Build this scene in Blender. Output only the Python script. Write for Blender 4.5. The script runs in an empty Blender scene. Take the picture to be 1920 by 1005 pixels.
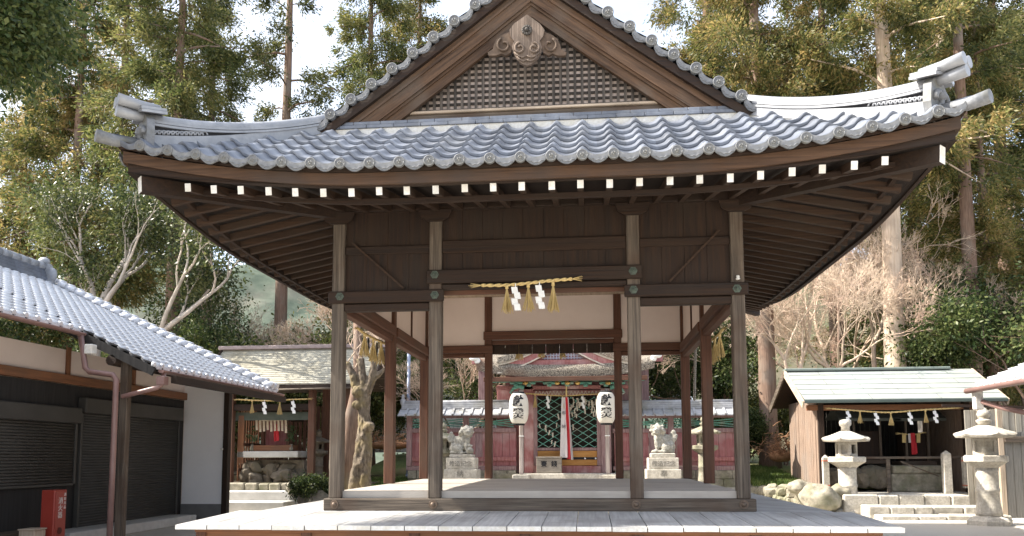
import bpy, bmesh, math, random
import numpy as np
from mathutils import Vector, Matrix, noise as mnoise
S = bpy.context.scene
COL = S.collection
R = math.radians
PI = math.pi

# ------------------------------------------------------------------ camera
F_PX, YAW, PITCH, ROLL, CYP = 1490.5, -.095, .0917, -.0037, 718.06
CAM = np.array([.7377, -11.007, 1.6])
fw = np.array([math.sin(YAW)*math.cos(PITCH), math.cos(YAW)*math.cos(PITCH), math.sin(PITCH)])
r0 = np.array([math.cos(YAW), -math.sin(YAW), 0.]); u0 = np.cross(r0, fw)
rt = r0*math.cos(ROLL)+u0*math.sin(ROLL); up = -r0*math.sin(ROLL)+u0*math.cos(ROLL)
cd = bpy.data.cameras.new('camera'); cam = bpy.data.objects.new('camera', cd); COL.objects.link(cam)
cam.matrix_world = Matrix(((rt[0], up[0], -fw[0], CAM[0]), (rt[1], up[1], -fw[1], CAM[1]), (rt[2], up[2], -fw[2], CAM[2]), (0, 0, 0, 1)))
cd.sensor_width = 36; cd.sensor_fit = 'HORIZONTAL'; cd.lens = F_PX/1920*36
cd.shift_y = (CYP-502.5)/1920
cd.clip_start = .1; cd.clip_end = 3000
S.camera = cam

# ------------------------------------------------------------------ light
SUN_EL, SUN_AZ = R(46), R(6)           # azimuth: degrees from due left (-x) towards the viewer
sdir = Vector((-math.cos(SUN_EL)*math.cos(SUN_AZ), -math.cos(SUN_EL)*math.sin(SUN_AZ), math.sin(SUN_EL)))
W = bpy.data.worlds.new('World'); S.world = W; W.use_nodes = True
nt = W.node_tree; bg = nt.nodes['Background']
sky = nt.nodes.new('ShaderNodeTexSky'); sky.sky_type = 'NISHITA'; sky.sun_disc = False
sky.sun_elevation = SUN_EL; sky.sun_rotation = math.atan2(sdir.x, sdir.y)
sky.air_density = 1.0; sky.dust_density = 4.0; sky.ozone_density = 1.0
# thin bright cloud veiling the blue
wtc = nt.nodes.new('ShaderNodeTexCoord'); wmp = nt.nodes.new('ShaderNodeMapping'); wmp.inputs['Scale'].default_value = (1, 1, 2.2)
wnz = nt.nodes.new('ShaderNodeTexNoise'); wnz.inputs['Scale'].default_value = 2.6; wnz.inputs['Detail'].default_value = 6
wcr = nt.nodes.new('ShaderNodeMapRange'); wcr.inputs[1].default_value = .36; wcr.inputs[2].default_value = .62; wcr.inputs[3].default_value = .22; wcr.inputs[4].default_value = .88
wmx = nt.nodes.new('ShaderNodeMix'); wmx.data_type = 'RGBA'; wmx.inputs[7].default_value = (3.2, 3.45, 3.85, 1)
nt.links.new(wtc.outputs['Generated'], wmp.inputs[0]); nt.links.new(wmp.outputs[0], wnz.inputs['Vector']); nt.links.new(wnz.outputs[0], wcr.inputs[0])
nt.links.new(wcr.outputs[0], wmx.inputs[0]); nt.links.new(sky.outputs[0], wmx.inputs[6]); nt.links.new(wmx.outputs[2], bg.inputs[0]); bg.inputs[1].default_value = .15
sl = bpy.data.lights.new('sun', 'SUN'); sl.energy = 4.2; sl.angle = R(.5); sl.color = (1, .94, .84)
so = bpy.data.objects.new('sun', sl); COL.objects.link(so)
so.rotation_euler = sdir.to_track_quat('Z', 'Y').to_euler()
S.view_settings.view_transform = 'Standard'; S.view_settings.look = 'None'
S.view_settings.exposure = 1.66; S.view_settings.gamma = 1
try:
    S.cycles.max_bounces = 8; S.cycles.transparent_max_bounces = 8
except Exception: pass

# ------------------------------------------------------------------ pixel helpers (photo pixels -> point on a plane of the place)
def ray(px, py): return fw*F_PX+rt*(px-960)-up*(py-CYP)
def atY(px, py, Y):
    d = ray(px, py); return Vector(CAM+d*(Y-CAM[1])/d[1])
def atX(px, py, X):
    d = ray(px, py); return Vector(CAM+d*(X-CAM[0])/d[0])
def atZ(px, py, Z):
    d = ray(px, py); return Vector(CAM+d*(Z-CAM[2])/d[2])

# ------------------------------------------------------------------ materials
MATS = {}
def M(name, c1, c2=None, scale=6, stretch=(1, 1, 1), rough=.7, bump=0., stain=None, stain_scale=.9, metal=0, spec=.4, lo=.3, hi=.7,
      detail=6, transl=0., emit=None, rnd=0., coat=0., rvar=0.):
    if name in MATS: return MATS[name]
    m = bpy.data.materials.new(name); m.use_nodes = True; t = m.node_tree; n = t.nodes; L = t.links.new
    b = n['Principled BSDF']; out = n['Material Output']
    b.inputs['Roughness'].default_value = rough; b.inputs['Metallic'].default_value = metal
    b.inputs['Specular IOR Level'].default_value = spec
    if coat: b.inputs['Coat Weight'].default_value = coat; b.inputs['Coat Roughness'].default_value = .25
    c2 = c2 or c1
    tc = n.new('ShaderNodeTexCoord'); mp = n.new('ShaderNodeMapping'); mp.inputs['Scale'].default_value = stretch
    L(tc.outputs['Object'], mp.inputs[0])
    nz = n.new('ShaderNodeTexNoise'); nz.inputs['Scale'].default_value = scale; nz.inputs['Detail'].default_value = detail
    nz.inputs['Roughness'].default_value = .65
    L(mp.outputs[0], nz.inputs['Vector'])
    cr = n.new('ShaderNodeValToRGB'); cr.color_ramp.elements[0].position = lo; cr.color_ramp.elements[1].position = hi
    cr.color_ramp.elements[0].color = (*c1, 1); cr.color_ramp.elements[1].color = (*c2, 1)
    L(nz.outputs[0], cr.inputs[0]); col = cr.outputs[0]
    if stain:
        n2 = n.new('ShaderNodeTexNoise'); n2.inputs['Scale'].default_value = stain_scale; n2.inputs['Detail'].default_value = 7
        L(tc.outputs['Object'], n2.inputs['Vector'])
        r2 = n.new('ShaderNodeValToRGB'); r2.color_ramp.elements[0].position = .48; r2.color_ramp.elements[1].position = .68
        r2.color_ramp.elements[0].color = (0, 0, 0, 1); r2.color_ramp.elements[1].color = (.8, .8, .8, 1)
        L(n2.outputs[0], r2.inputs[0])
        mx = n.new('ShaderNodeMix'); mx.data_type = 'RGBA'; L(r2.outputs[0], mx.inputs[0]); L(col, mx.inputs[6]); mx.inputs[7].default_value = (*stain, 1)
        col = mx.outputs[2]
    if rnd:
        oi = n.new('ShaderNodeObjectInfo'); mr = n.new('ShaderNodeMapRange'); mr.inputs[3].default_value = 1-rnd; mr.inputs[4].default_value = 1+rnd
        L(oi.outputs['Random'], mr.inputs[0]); hs = n.new('ShaderNodeHueSaturation'); L(col, hs.inputs['Color']); L(mr.outputs[0], hs.inputs['Value']); col = hs.outputs[0]
    L(col, b.inputs['Base Color'])
    if rvar:
        mr = n.new('ShaderNodeMapRange'); mr.inputs[3].default_value = rough-rvar; mr.inputs[4].default_value = rough+rvar
        L(nz.outputs[0], mr.inputs[0]); L(mr.outputs[0], b.inputs['Roughness'])
    if bump:
        bp = n.new('ShaderNodeBump'); bp.inputs['Strength'].default_value = bump; bp.inputs['Distance'].default_value = .02
        L(nz.outputs[0], bp.inputs['Height']); L(bp.outputs[0], b.inputs['Normal'])
    if transl:
        tr = n.new('ShaderNodeBsdfTranslucent'); L(col, tr.inputs[0]); ms = n.new('ShaderNodeMixShader'); ms.inputs[0].default_value = transl
        L(b.outputs[0], ms.inputs[1]); L(tr.outputs[0], ms.inputs[2]); L(ms.outputs[0], out.inputs[0])
    MATS[name] = m; return m

def woods(key, a, b, rough=.75, st=None, bump=.5):
    "the same wood with its grain along x, y and z"
    return {ax: M(key+'_'+ax, a, b, 11, tuple(.09 if k == ax else 2.6 for k in 'xyz'), rough, bump, st, 1.3, rvar=.1, lo=.32, hi=.68) for ax in 'xyz'}
WD = woods('dark_wood', (.0095, .0042, .002), (.034, .0158, .007), st=(.027, .0165, .0095))
WRF = woods('rafter_wood', (.018, .0085, .004), (.058, .029, .014), st=(.04, .025, .015))
WDS = woods('soffit_wood', (.008, .0045, .003), (.022, .012, .007))           # soffit boards, darker than the rafters
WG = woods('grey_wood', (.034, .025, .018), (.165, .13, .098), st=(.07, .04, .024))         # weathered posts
WR = woods('red_wood', (.062, .025, .014), (.14, .062, .036), st=(.10, .06, .04))                               # inner posts
WGB = woods('gable_wood', (.038, .018, .008), (.105, .055, .028), st=(.05, .034, .025))
WL = woods('pale_wood', (.36, .27, .19), (.56, .46, .35), st=(.30, .24, .18))
WO = woods('orange_wood', (.15, .062, .028), (.28, .125, .06), st=(.16, .085, .05))
DECK = M('deck_board', (.27, .265, .26), (.46, .455, .445), 7, (3, .12, 1), .8, .3, (.24, .23, .22), 1.3, rnd=.10)
DECKS = M('deck_board_side', (.27, .265, .26), (.46, .455, .445), 7, (.12, 3, 1), .8, .3, (.24, .23, .22), 1.3, rnd=.10)
DECKX = M('floor_board', (.34, .30, .26), (.48, .44, .385), 5, (.15, 3, 1), .7, .2, (.30, .265, .23), 1.0)
TILE = M('roof_tile', (.09, .102, .13), (.185, .205, .245), 5, (1, 1, 1), .42, .12, (.17, .18, .20), 2.2, spec=.55, rvar=.12, rnd=.10)
TILEL = M('roof_tile_light', (.21, .22, .24), (.34, .35, .37), 7, (1, 1, 1), .4, .1, (.24, .25, .27), 2.0, spec=.6, rvar=.1)
WHITE = M('white_paint', (.56, .54, .49), (.78, .765, .73), 22, (1, 1, 1), .75, .2, (.60, .56, .47), 6, rnd=.10)
PLASTER = M('plaster_cream', (.73, .62, .56), (.78, .67, .61), 2, (1, 1, 1), .9, .05)
PLW = M('plaster_white', (.80, .80, .81), (.84, .84, .85), 2, (1, 1, 1), .9, .03)
BRONZE = M('old_bronze', (.05, .055, .045), (.10, .13, .10), 30, (1, 1, 1), .6, .4, metal=.3)
STRAW = M('straw', (.50, .36, .14), (.72, .55, .26), 30, (3, 3, .4), .85, .3)
PAPER = M('white_paper', (.78, .78, .76), (.82, .82, .80), 5, rough=.85)
STONE = M('stone_pale', (.33, .30, .255), (.61, .57, .49), 18, (1, 1, 1), .9, .7, (.29, .265, .215), 3.2, detail=9)
STONED = M('stone_dark', (.08, .068, .052), (.22, .185, .14), 5, (1, 1, 1), .9, .7, (.12, .11, .08), 2)
STONEG = M('stone_mossy', (.15, .135, .10), (.38, .345, .27), 7, (1, 1, 1), .9, .6, (.16, .16, .09), 2.2)
CONC = M('concrete', (.42, .41, .39), (.55, .54, .51), 4, (1, 1, 1), .9, .15, (.34, .33, .30), 1.2)
INK = M('ink', (.015, .015, .018), rough=.8)
COPPER = M('brown_pipe', (.20, .115, .10), (.27, .16, .14), 3, (1, 1, 1), .4, .0, spec=.5)
SHUT = M('shutter_grey', (.045, .042, .037), (.062, .058, .052), 2, (1, 1, 1), .55, spec=.3)
BLACKB = M('charred_board', (.012, .011, .011), (.028, .026, .025), 8, (2, 2, .1), .8, .3)

# ------------------------------------------------------------------ mesh builder
class MB:
    def __init__(s): s.v = []; s.f = []; s.sm = []
    def add(s, vs, fs, smooth=False):
        o = len(s.v); s.v += [tuple(v) for v in vs]; s.f += [tuple(i+o for i in f) for f in fs]; s.sm += [smooth]*len(fs); return s
    def box(s, x0, x1, y0, y1, z0, z1):
        return s.add([(x0, y0, z0), (x1, y0, z0), (x1, y1, z0), (x0, y1, z0), (x0, y0, z1), (x1, y0, z1), (x1, y1, z1), (x0, y1, z1)],
                     [(0, 3, 2, 1), (4, 5, 6, 7), (0, 1, 5, 4), (1, 2, 6, 5), (2, 3, 7, 6), (3, 0, 4, 7)])
    def bbox(s, x0, x1, y0, y1, z0, z1, b=.008):
        "box with chamfered edges"
        b = min(b, (x1-x0)*.3, (y1-y0)*.3, (z1-z0)*.3)
        bm = bmesh.new(); bmesh.ops.create_cube(bm, size=1)
        for v in bm.verts:
            v.co = Vector(((x0+x1)/2+v.co.x*(x1-x0), (y0+y1)/2+v.co.y*(y1-y0), (z0+z1)/2+v.co.z*(z1-z0)))
        bmesh.ops.bevel(bm, geom=bm.edges[:], offset=b, segments=1, affect='EDGES')
        return s.bm(bm)
    def bm(s, bm, smooth=False):
        bm.verts.ensure_lookup_table(); bm.verts.index_update()
        s.add([v.co[:] for v in bm.verts], [[v.index for v in f.verts] for f in bm.faces], smooth); bm.free(); return s
    def bar(s, a, b, w, h, upv=(0, 0, 1), w2=None, h2=None):
        a = Vector(a); b = Vector(b); d = (b-a).normalized(); upv = Vector(upv)
        sx = d.cross(upv)
        if sx.length < 1e-4: sx = d.cross(Vector((0, 1, 0)))
        sx.normalize(); sz = sx.cross(d); w2 = w if w2 is None else w2; h2 = h if h2 is None else h2
        vs = []
        for p, ww, hh in ((a, w, h), (b, w2, h2)):
            for i, j in ((-1, -1), (1, -1), (1, 1), (-1, 1)): vs.append(p+sx*i*ww/2+sz*j*hh/2)
        return s.add(vs, [(0, 1, 2, 3), (7, 6, 5, 4), (0, 4, 5, 1), (1, 5, 6, 2), (2, 6, 7, 3), (3, 7, 4, 0)])
    def tube(s, pts, rad, n=8, cap=True, smooth=True):
        pts = [Vector(p) for p in pts]
        rad = rad if hasattr(rad, '__len__') else [rad]*len(pts)
        vs = []; fs = []; prev = None
        for i, p in enumerate(pts):
            d = (pts[min(i+1, len(pts)-1)]-pts[max(i-1, 0)])
            if d.length < 1e-9: d = Vector((0, 0, 1))
            d.normalize()
            if prev is None:
                a = Vector((0, 0, 1)) if abs(d.z) < .9 else Vector((1, 0, 0))
                sx = d.cross(a).normalized()
            else:
                sx = prev-d*prev.dot(d)
                if sx.length < 1e-6: sx = d.orthogonal()
                sx.normalize()
            prev = sx; sy = d.cross(sx)
            for k in range(n):
                t = 2*PI*k/n; vs.append(p+(sx*math.cos(t)+sy*math.sin(t))*rad[i])
        for i in range(len(pts)-1):
            for k in range(n):
                fs.append((i*n+k, i*n+(k+1) % n, (i+1)*n+(k+1) % n, (i+1)*n+k))
        s.add(vs, fs, smooth)
        if cap and n > 2:
            o = len(s.v)-len(vs)
            s.f.append(tuple(o+k for k in range(n))[::-1]); s.sm.append(False)
            s.f.append(tuple(o+(len(pts)-1)*n+k for k in range(n))); s.sm.append(False)
        return s
    def lathe(s, c, prof, n=24, smooth=True, ang0=0., sq=None):
        "profile [(r, z)] round a vertical axis at c"
        vs = []; fs = []
        for r, z in prof:
            for k in range(n):
                t = ang0+2*PI*k/n; vs.append((c[0]+r*math.cos(t), c[1]+r*math.sin(t), c[2]+z))
        for i in range(len(prof)-1):
            for k in range(n): fs.append((i*n+k, i*n+(k+1) % n, (i+1)*n+(k+1) % n, (i+1)*n+k))
        s.add(vs, fs, smooth); o = len(s.v)-len(vs)
        s.f.append(tuple(o+k for k in range(n))[::-1]); s.sm.append(False)
        s.f.append(tuple(o+(len(prof)-1)*n+k for k in range(n))); s.sm.append(False)
        return s
    def prism(s, poly, vec):
        "planar polygon extruded by vec"
        poly = [Vector(p) for p in poly]; vec = Vector(vec); n = len(poly)
        bm = bmesh.new(); vv = [bm.verts.new(p) for p in poly]; f = bm.faces.new(vv)
        r = bmesh.ops.extrude_face_region(bm, geom=[f]); nv = [g for g in r['geom'] if isinstance(g, bmesh.types.BMVert)]
        bmesh.ops.translate(bm, verts=nv, vec=vec)
        bmesh.ops.recalc_face_normals(bm, faces=bm.faces[:])
        bmesh.ops.triangulate(bm, faces=[f for f in bm.faces if len(f.verts) > 4])
        return s.bm(bm)
    def ell(s, c, r, n=12, rot=None):
        bm = bmesh.new(); bmesh.ops.create_uvsphere(bm, u_segments=n, v_segments=max(6, n//2), radius=1)
        mt = Matrix.Translation(Vector(c)) @ (rot.to_4x4() if rot else Matrix()) @ Matrix.Diagonal((*r, 1))
        bm.transform(mt); return s.bm(bm, True)
    def grid(s, rows, smooth=True):
        n = len(rows[0]); vs = [p for r in rows for p in r]; fs = []
        for i in range(len(rows)-1):
            for k in range(n-1): fs.append((i*n+k, i*n+k+1, (i+1)*n+k+1, (i+1)*n+k))
        return s.add(vs, fs, smooth)
    def disc(s, c, nrm, r, th, n=16, r2=None):
        c = Vector(c); nrm = Vector(nrm).normalized()
        return s.tube([c, c+nrm*th], [r, r2 or r], n, True, False)
    def build(s, name, mat=None, parent=None, kind=None):
        me = bpy.data.meshes.new(name); off = Vector((0, 0, 0))
        p = parent
        while p is not None: off += Vector(p.location); p = p.parent
        vs = np.array(s.v, dtype=np.float64).reshape(-1, 3)-np.array(off[:])
        me.from_pydata(vs.tolist(), [], s.f); me.polygons.foreach_set('use_smooth', s.sm)
        if mat: me.materials.append(mat)
        me.update()
        o = bpy.data.objects.new(name, me); COL.objects.link(o)
        if parent: o.parent = parent
        if kind: o['kind'] = kind
        return o

def tag(o, label, cat, group=None, kind=None):
    o['label'] = label; o['category'] = cat
    if group: o['group'] = group
    if kind: o['kind'] = kind
    return o
def thing(name, label, cat, loc=(0, 0, 0), group=None):
    o = bpy.data.objects.new(name, None); COL.objects.link(o); o.location = loc; o.empty_display_size = .2
    return tag(o, label, cat, group)
def kids(o): return [c for c in bpy.data.objects if c.parent == o]
def dup(o, loc=None, rotz=0, scale=1, label=None, parent=None):
    c = o.copy(); COL.objects.link(c)
    if parent is not None: c.parent = parent
    if loc is not None: c.location = loc
    if parent is None: c.rotation_euler = (0, 0, rotz); c.scale = (scale,)*3 if not hasattr(scale, '__len__') else scale
    if label: c['label'] = label
    for k in kids(o): dup(k, parent=c)
    return c
def mesh_of(ob):
    "evaluated mesh of a temporary object, which is then removed"
    dg = bpy.context.evaluated_depsgraph_get(); dg.update()
    me = bpy.data.meshes.new_from_object(ob.evaluated_get(dg)); 
    d = ob.data; bpy.data.objects.remove(ob); return me
FONT = None
def text_part(name, body, size, origin, xdir, ydir, mat, parent=None, depth=.004, vertical=False, sx=1.0, bold=0.0):
    "flat lettering centred on origin; xdir is its reading direction, ydir its up"
    lines = '\n'.join(body) if vertical else body
    cu = bpy.data.curves.new(name, 'FONT'); cu.body = lines; cu.size = size; cu.align_x = 'CENTER'; cu.align_y = 'CENTER'
    cu.extrude = depth/size*0+depth; cu.resolution_u = 3; cu.space_line = .78 if vertical else 1; cu.offset = bold
    ob = bpy.data.objects.new(name, cu); COL.objects.link(ob)
    me = mesh_of(ob)
    x = Vector(xdir).normalized(); y = Vector(ydir).normalized(); z = x.cross(y)
    off = Vector((0, 0, 0)); p = parent
    while p is not None: off += Vector(p.location); p = p.parent
    mt = Matrix.Translation(Vector(origin)-off) @ Matrix((x, y, z)).transposed().to_4x4() @ Matrix.Diagonal((sx, 1, 1, 1))
    me.transform(mt); me.materials.clear(); me.materials.append(mat)
    o = bpy.data.objects.new(name, me); COL.objects.link(o)
    if parent: o.parent = parent
    return o
rng = random.Random(5)
def shide_mb(mb, p, h, w, ydir=(0, -1, 0), xdir=(1, 0, 0)):
    "zigzag folded paper hanging from p"
    p = Vector(p); x = Vector(xdir); y = Vector(ydir); n = 4; dz = h/(n+.6)
    z = p.z-dz*.6
    mb.bar(p, (p.x, p.y, z), .012, .004)
    for i in range(n):
        o = x*(w*.22*(1 if i % 2 else -1)); f = y*(.012*(i % 2))
        c = Vector((p.x, p.y, z))+o+f
        mb.add([c-x*w/2, c+x*w/2, c+x*w/2+Vector((0, 0, -dz*1.15))+x*w*.18, c-x*w/2+Vector((0, 0, -dz*1.15))+x*w*.18,
                c-x*w/2+y*.005, c+x*w/2+y*.005, c+x*w/2+y*.005+Vector((0, 0, -dz*1.15))+x*w*.18, c-x*w/2+y*.005+Vector((0, 0, -dz*1.15))+x*w*.18],
               [(3, 2, 1, 0), (4, 5, 6, 7), (0, 1, 5, 4), (1, 2, 6, 5), (2, 3, 7, 6), (3, 0, 4, 7)])
        z -= dz
    return mb
def tassel_mb(mb, p, h, w, n=46, xdir=(1, 0, 0)):
    p = Vector(p); x = Vector(xdir); yv = Vector((-x.y, x.x, 0))
    mb.tube([p, p+Vector((0, 0, -h*.16))], [.022, .026], 6)
    for i in range(n):
        a = rng.uniform(0, 2*PI); r = math.sqrt(rng.random())
        e = p+x*(math.cos(a)*r*w/2+rng.uniform(-.01, .01))+yv*(math.sin(a)*r*w/2)+Vector((0, 0, -h*rng.uniform(.9, 1.03)))
        m = p.lerp(e, .45)+(p-e).cross(yv)*0+x*(-(e-p).dot(x)*.12)
        mb.tube([p+Vector((0, 0, -h*.1)), m, e], [.010, .007, .004], 3, False)
    return mb
def rope_mb(mb, pts, r, frays=True):
    "two twisted strands"
    pts = [Vector(p) for p in pts]; L = []; 
    N = 60
    def ev(t):
        f = t*(len(pts)-1); i = min(int(f), len(pts)-2); f -= i
        p0 = pts[max(i-1, 0)]; p1 = pts[i]; p2 = pts[i+1]; p3 = pts[min(i+2, len(pts)-1)]
        return .5*((2*p1)+(p2-p0)*f+(2*p0-5*p1+4*p2-p3)*f*f+(3*p1-3*p2+p3-p0)*f**3)
    ln = sum((pts[i+1]-pts[i]).length for i in range(len(pts)-1)); tw = ln/(r*9)
    for s in (0, PI):
        q = []
        for k in range(N+1):
            t = k/N; c = ev(t); d = (ev(min(t+.01, 1))-ev(max(t-.01, 0))).normalized(); a = d.cross(Vector((0, 0, 1))).normalized(); b = a.cross(d)
            th = t*tw*2*PI+s; q.append(c+(a*math.cos(th)+b*math.sin(th))*r*.55)
        mb.tube(q, r*.72, 5)
    if frays:
        for e, d in ((pts[0], pts[0]-pts[1]), (pts[-1], pts[-1]-pts[-2])):
            d = d.normalized()
            for i in range(16):
                v = d+Vector((rng.uniform(-.3, .3), rng.uniform(-.3, .3), rng.uniform(-.35, .25)))
                mb.tube([e, e+v*rng.uniform(.06, .16)], [.008, .003], 3, False)
    return mb
def hanging_rope(label, a, mid, b, r, tassels, papers, th=.3, tw=.14, ph=.24, pw=.07, xdir=(1, 0, 0), name='straw_rope', group=None):
    "shimenawa: a twisted rope with straw tassels and folded papers at the given fractions of its length"
    a = Vector(a); b = Vector(b); mid = Vector(mid)
    t = thing(name, label, 'straw rope', (a+b)/2, group)
    pts = [a, a.lerp(mid, .5)+Vector((0, 0, -.012)), mid, mid.lerp(b, .5)+Vector((0, 0, .006)), b]
    rope_mb(MB(), pts, r).build('rope', STRAW, t)
    def pos(f):
        return a.lerp(mid, f*2) if f < .5 else mid.lerp(b, f*2-1)
    for f in tassels: tassel_mb(MB(), pos(f), th*rng.uniform(.93, 1.05), tw, xdir=xdir).build('tassel', STRAW, t)
    for f in papers: shide_mb(MB(), pos(f)+Vector((0, -.02, 0)), ph, pw, xdir=xdir).build('paper_streamer', PAPER, t)
    return t

def per_tile(mat, cell, amt):
    "every tile a slightly different tone"
    t = mat.node_tree; n = t.nodes; L = t.links.new; b = n['Principled BSDF']; src = b.inputs['Base Color'].links[0].from_socket
    tc = n.new('ShaderNodeTexCoord'); d = n.new('ShaderNodeVectorMath'); d.operation = 'DIVIDE'; d.inputs[1].default_value = cell; L(tc.outputs['Object'], d.inputs[0])
    a = n.new('ShaderNodeVectorMath'); a.operation = 'ADD'; a.inputs[1].default_value = (.5, .07, .5); L(d.outputs[0], a.inputs[0])
    f = n.new('ShaderNodeVectorMath'); f.operation = 'FLOOR'; L(a.outputs[0], f.inputs[0])
    m0 = n.new('ShaderNodeVectorMath'); m0.operation = 'MULTIPLY'; m0.inputs[1].default_value = (1, 1, 0); L(f.outputs[0], m0.inputs[0])
    w = n.new('ShaderNodeTexWhiteNoise'); L(m0.outputs[0], w.inputs[0]); mr = n.new('ShaderNodeMapRange'); mr.inputs[3].default_value = 1-amt; mr.inputs[4].default_value = 1+amt; L(w.outputs['Value'], mr.inputs[0])
    hs = n.new('ShaderNodeHueSaturation'); L(src, hs.inputs['Color']); L(mr.outputs[0], hs.inputs['Value']); L(hs.outputs[0], b.inputs['Base Color'])
per_tile(TILE, (.356, .30, 1), .22)
# ================================================================== GROUND, TERRACES
GRAV = M('gravel', (.40, .37, .32), (.58, .54, .47), 60, rough=.95, bump=.5, stain=(.44, .40, .34), stain_scale=.35)
SOIL = M('soil', (.10, .075, .05), (.20, .15, .10), 12, rough=.95, bump=.6, stain=(.08, .09, .03), stain_scale=.4)
mb = MB()
NG = 90
def gz(x, y):
    r = math.hypot(x, y-5)
    if r < 26: return 0.
    return (r-26)*.012
gx = [math.copysign(abs(k/NG*2-1)**3, k/NG*2-1)*1500 for k in range(NG+1)]
mb.grid([[(x, y+5, 0) for x in gx] for y in gx]).build('ground', GRAV, kind='structure')
# raised terrace that carries the main hall, its walls and the small shrine on the left
TZ = .62
mb = MB(); mb.box(-5.9, 4.3, 9.6, 30, -.2, TZ); mb.box(4.3, 6.3, 14.0, 30, -.2, TZ); mb.build('terrace', GRAV, kind='structure')
mb = MB(); mb.box(-22, -5.9, 16.2, 60, -.2, .95); mb.box(6.3, 40, 17.5, 60, -.2, .9); mb.box(-5.9, 6.3, 30, 60, -.2, .8); mb.build('woodland_floor', SOIL, kind='structure')

# ================================================================== PAVILION
pav = thing('stage_pavilion', 'large open wooden pavilion with grey tiled gable roof and raised deck in the centre', 'pavilion', (0, 3, 0))
PW = .175; A1 = 1.389; DP = 6.0; ZS = 1.02; ZF = 1.12
def H(s): return 8.56-.80*s+.0185*s*s
EX = 5.0; EY0 = -2.12; EY1 = DP+2.12
def lift(u): return .42*max(0, (abs(u)-1.6)/3.4)**2
# --- foundation posts and skirt under the deck
mb = MB()
mb.box(-3.95, 3.95, -1.72, -1.68, .05, .74); mb.box(-3.95, -3.9, -1.66, DP+1.6, .05, .74); mb.box(3.9, 3.95, -1.66, DP+1.6, .05, .74)
mb.build('skirting', WO['x'], pav)
for k in range(7):
    x = -3.9+k*1.3
    MB().bbox(x-.06, x+.06, -1.76, -1.72, 0, .755).build('skirting_post', WR['z'], pav)
mb = MB(); mb.box(-3.96, 3.96, -1.78, -1.66, .71, .775); mb.build('deck_beam', WO['x'], pav)
# --- deck: planks with white painted ends
def plank(x0, x1, y0, y1, zo, zi, axis):
    m = MB(); g = rng.uniform(.004, .007)
    if axis == 'y-':
        v = [(x0+g, y0, zo-.055), (x1-g, y0, zo-.055), (x1-g, y1, zi-.055), (x0+g, y1, zi-.055), (x0+g, y0, zo), (x1-g, y0, zo), (x1-g, y1, zi), (x0+g, y1, zi)]
    elif axis == 'x-':
        v = [(x0, y0+g, zo-.055), (x1, y0+g, zi-.055), (x1, y1-g, zi-.055), (x0, y1-g, zo-.055), (x0, y0+g, zo), (x1, y0+g, zi), (x1, y1-g, zi), (x0, y1-g, zo)]
    else:
        v = [(x0, y0+g, zi-.055), (x1, y0+g, zo-.055), (x1, y1-g, zo-.055), (x0, y1-g, zi-.055), (x0, y0+g, zi), (x1, y0+g, zo), (x1, y1-g, zo), (x0, y1-g, zi)]
    m.add(v, [(0, 3, 2, 1), (4, 5, 6, 7), (0, 1, 5, 4), (1, 2, 6, 5), (2, 3, 7, 6), (3, 0, 4, 7)])
    return m
DX = 4.17; DY0 = -1.86; DY1 = DP+1.86
nP = 21; pw = 2*DX/nP
for k in range(nP):
    x0 = -DX+k*pw; j = rng.uniform(-.004, .004)
    p = plank(x0, x0+pw, DY0+j, -.1, .80+j*.4, .852, 'y-').build('deck_plank', DECK, pav)
    MB().box(x0+.006, x0+pw-.006, DY0+j-.004, DY0+j-.0005, .748+j*.4, .799+j*.4).build('painted_end', WHITE, p)
nS = 18; sw = (DY1+.1)/nS
for k in range(nS):
    y0 = -.1+k*sw
    plank(-DX, -2.9, y0, y0+sw, .80, .852, 'x-').build('deck_plank', DECKS, pav)
    plank(2.9, DX, y0, y0+sw, .80, .852, 'x+').build('deck_plank', DECKS, pav)
MB().box(-2.9, 2.9, DP+.1, DY1, .78, .84).build('back_deck', DECK, pav)
# --- sills, floor
mb = MB(); mb.bbox(-2.95, 2.95, -.115, .09, .853, ZS, .01); mb.build('sill_beam', WG['x'], pav)
for sx in (-1, 1):
    MB().bbox(min(sx*2.71, sx*2.9), max(sx*2.71, sx*2.9), .092, DP-.1, .853, ZS).build('sill_beam', WG['y'], pav)
MB().bbox(-2.95, 2.95, DP-.09, DP+.115, .853, ZS).build('sill_beam', WG['x'], pav)
mb = MB(); nf = 22
for k in range(nf):
    y0 = .0+k*(DP/nf); mb.box(-2.79, 2.79, y0+.0025, y0+DP/nf-.0025, ZS+.004, ZF)
mb.build('floor', DECKX, pav)
for x in (-2.83, -A1, A1, 2.83):
    m = MB(); c = atY({-2.83: 627, -A1: 812, A1: 1193, 2.83: 1395}[x], 946, -.115)
    m.disc(c, (0, -1, 0), .062, .012, 20, .058).ell(c+Vector((0, -.015, 0)), (.036, .03, .036), 14)
    m.build('nail_cover', M('brass_dull', (.10, .07, .05), (.17, .12, .085), 20, rough=.5, metal=.3), pav)
# --- posts
def post(x, y, z0, z1, mt, w=PW):
    return MB().bbox(x-w/2, x+w/2, y-w/2, y+w/2, z0, z1, .012).build('post', mt['z'], pav)
for x in (-2.8, -A1, A1, 2.8): post(x, 0, ZS, 5.1, WG)
for x in (-2.8, 2.8): post(x, DP/2, ZF, 5.05, WR); post(x, DP, ZF, 5.1, WR)
for x in (-A1, A1): post(x, DP, ZF, 5.1, WR, .16)
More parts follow.
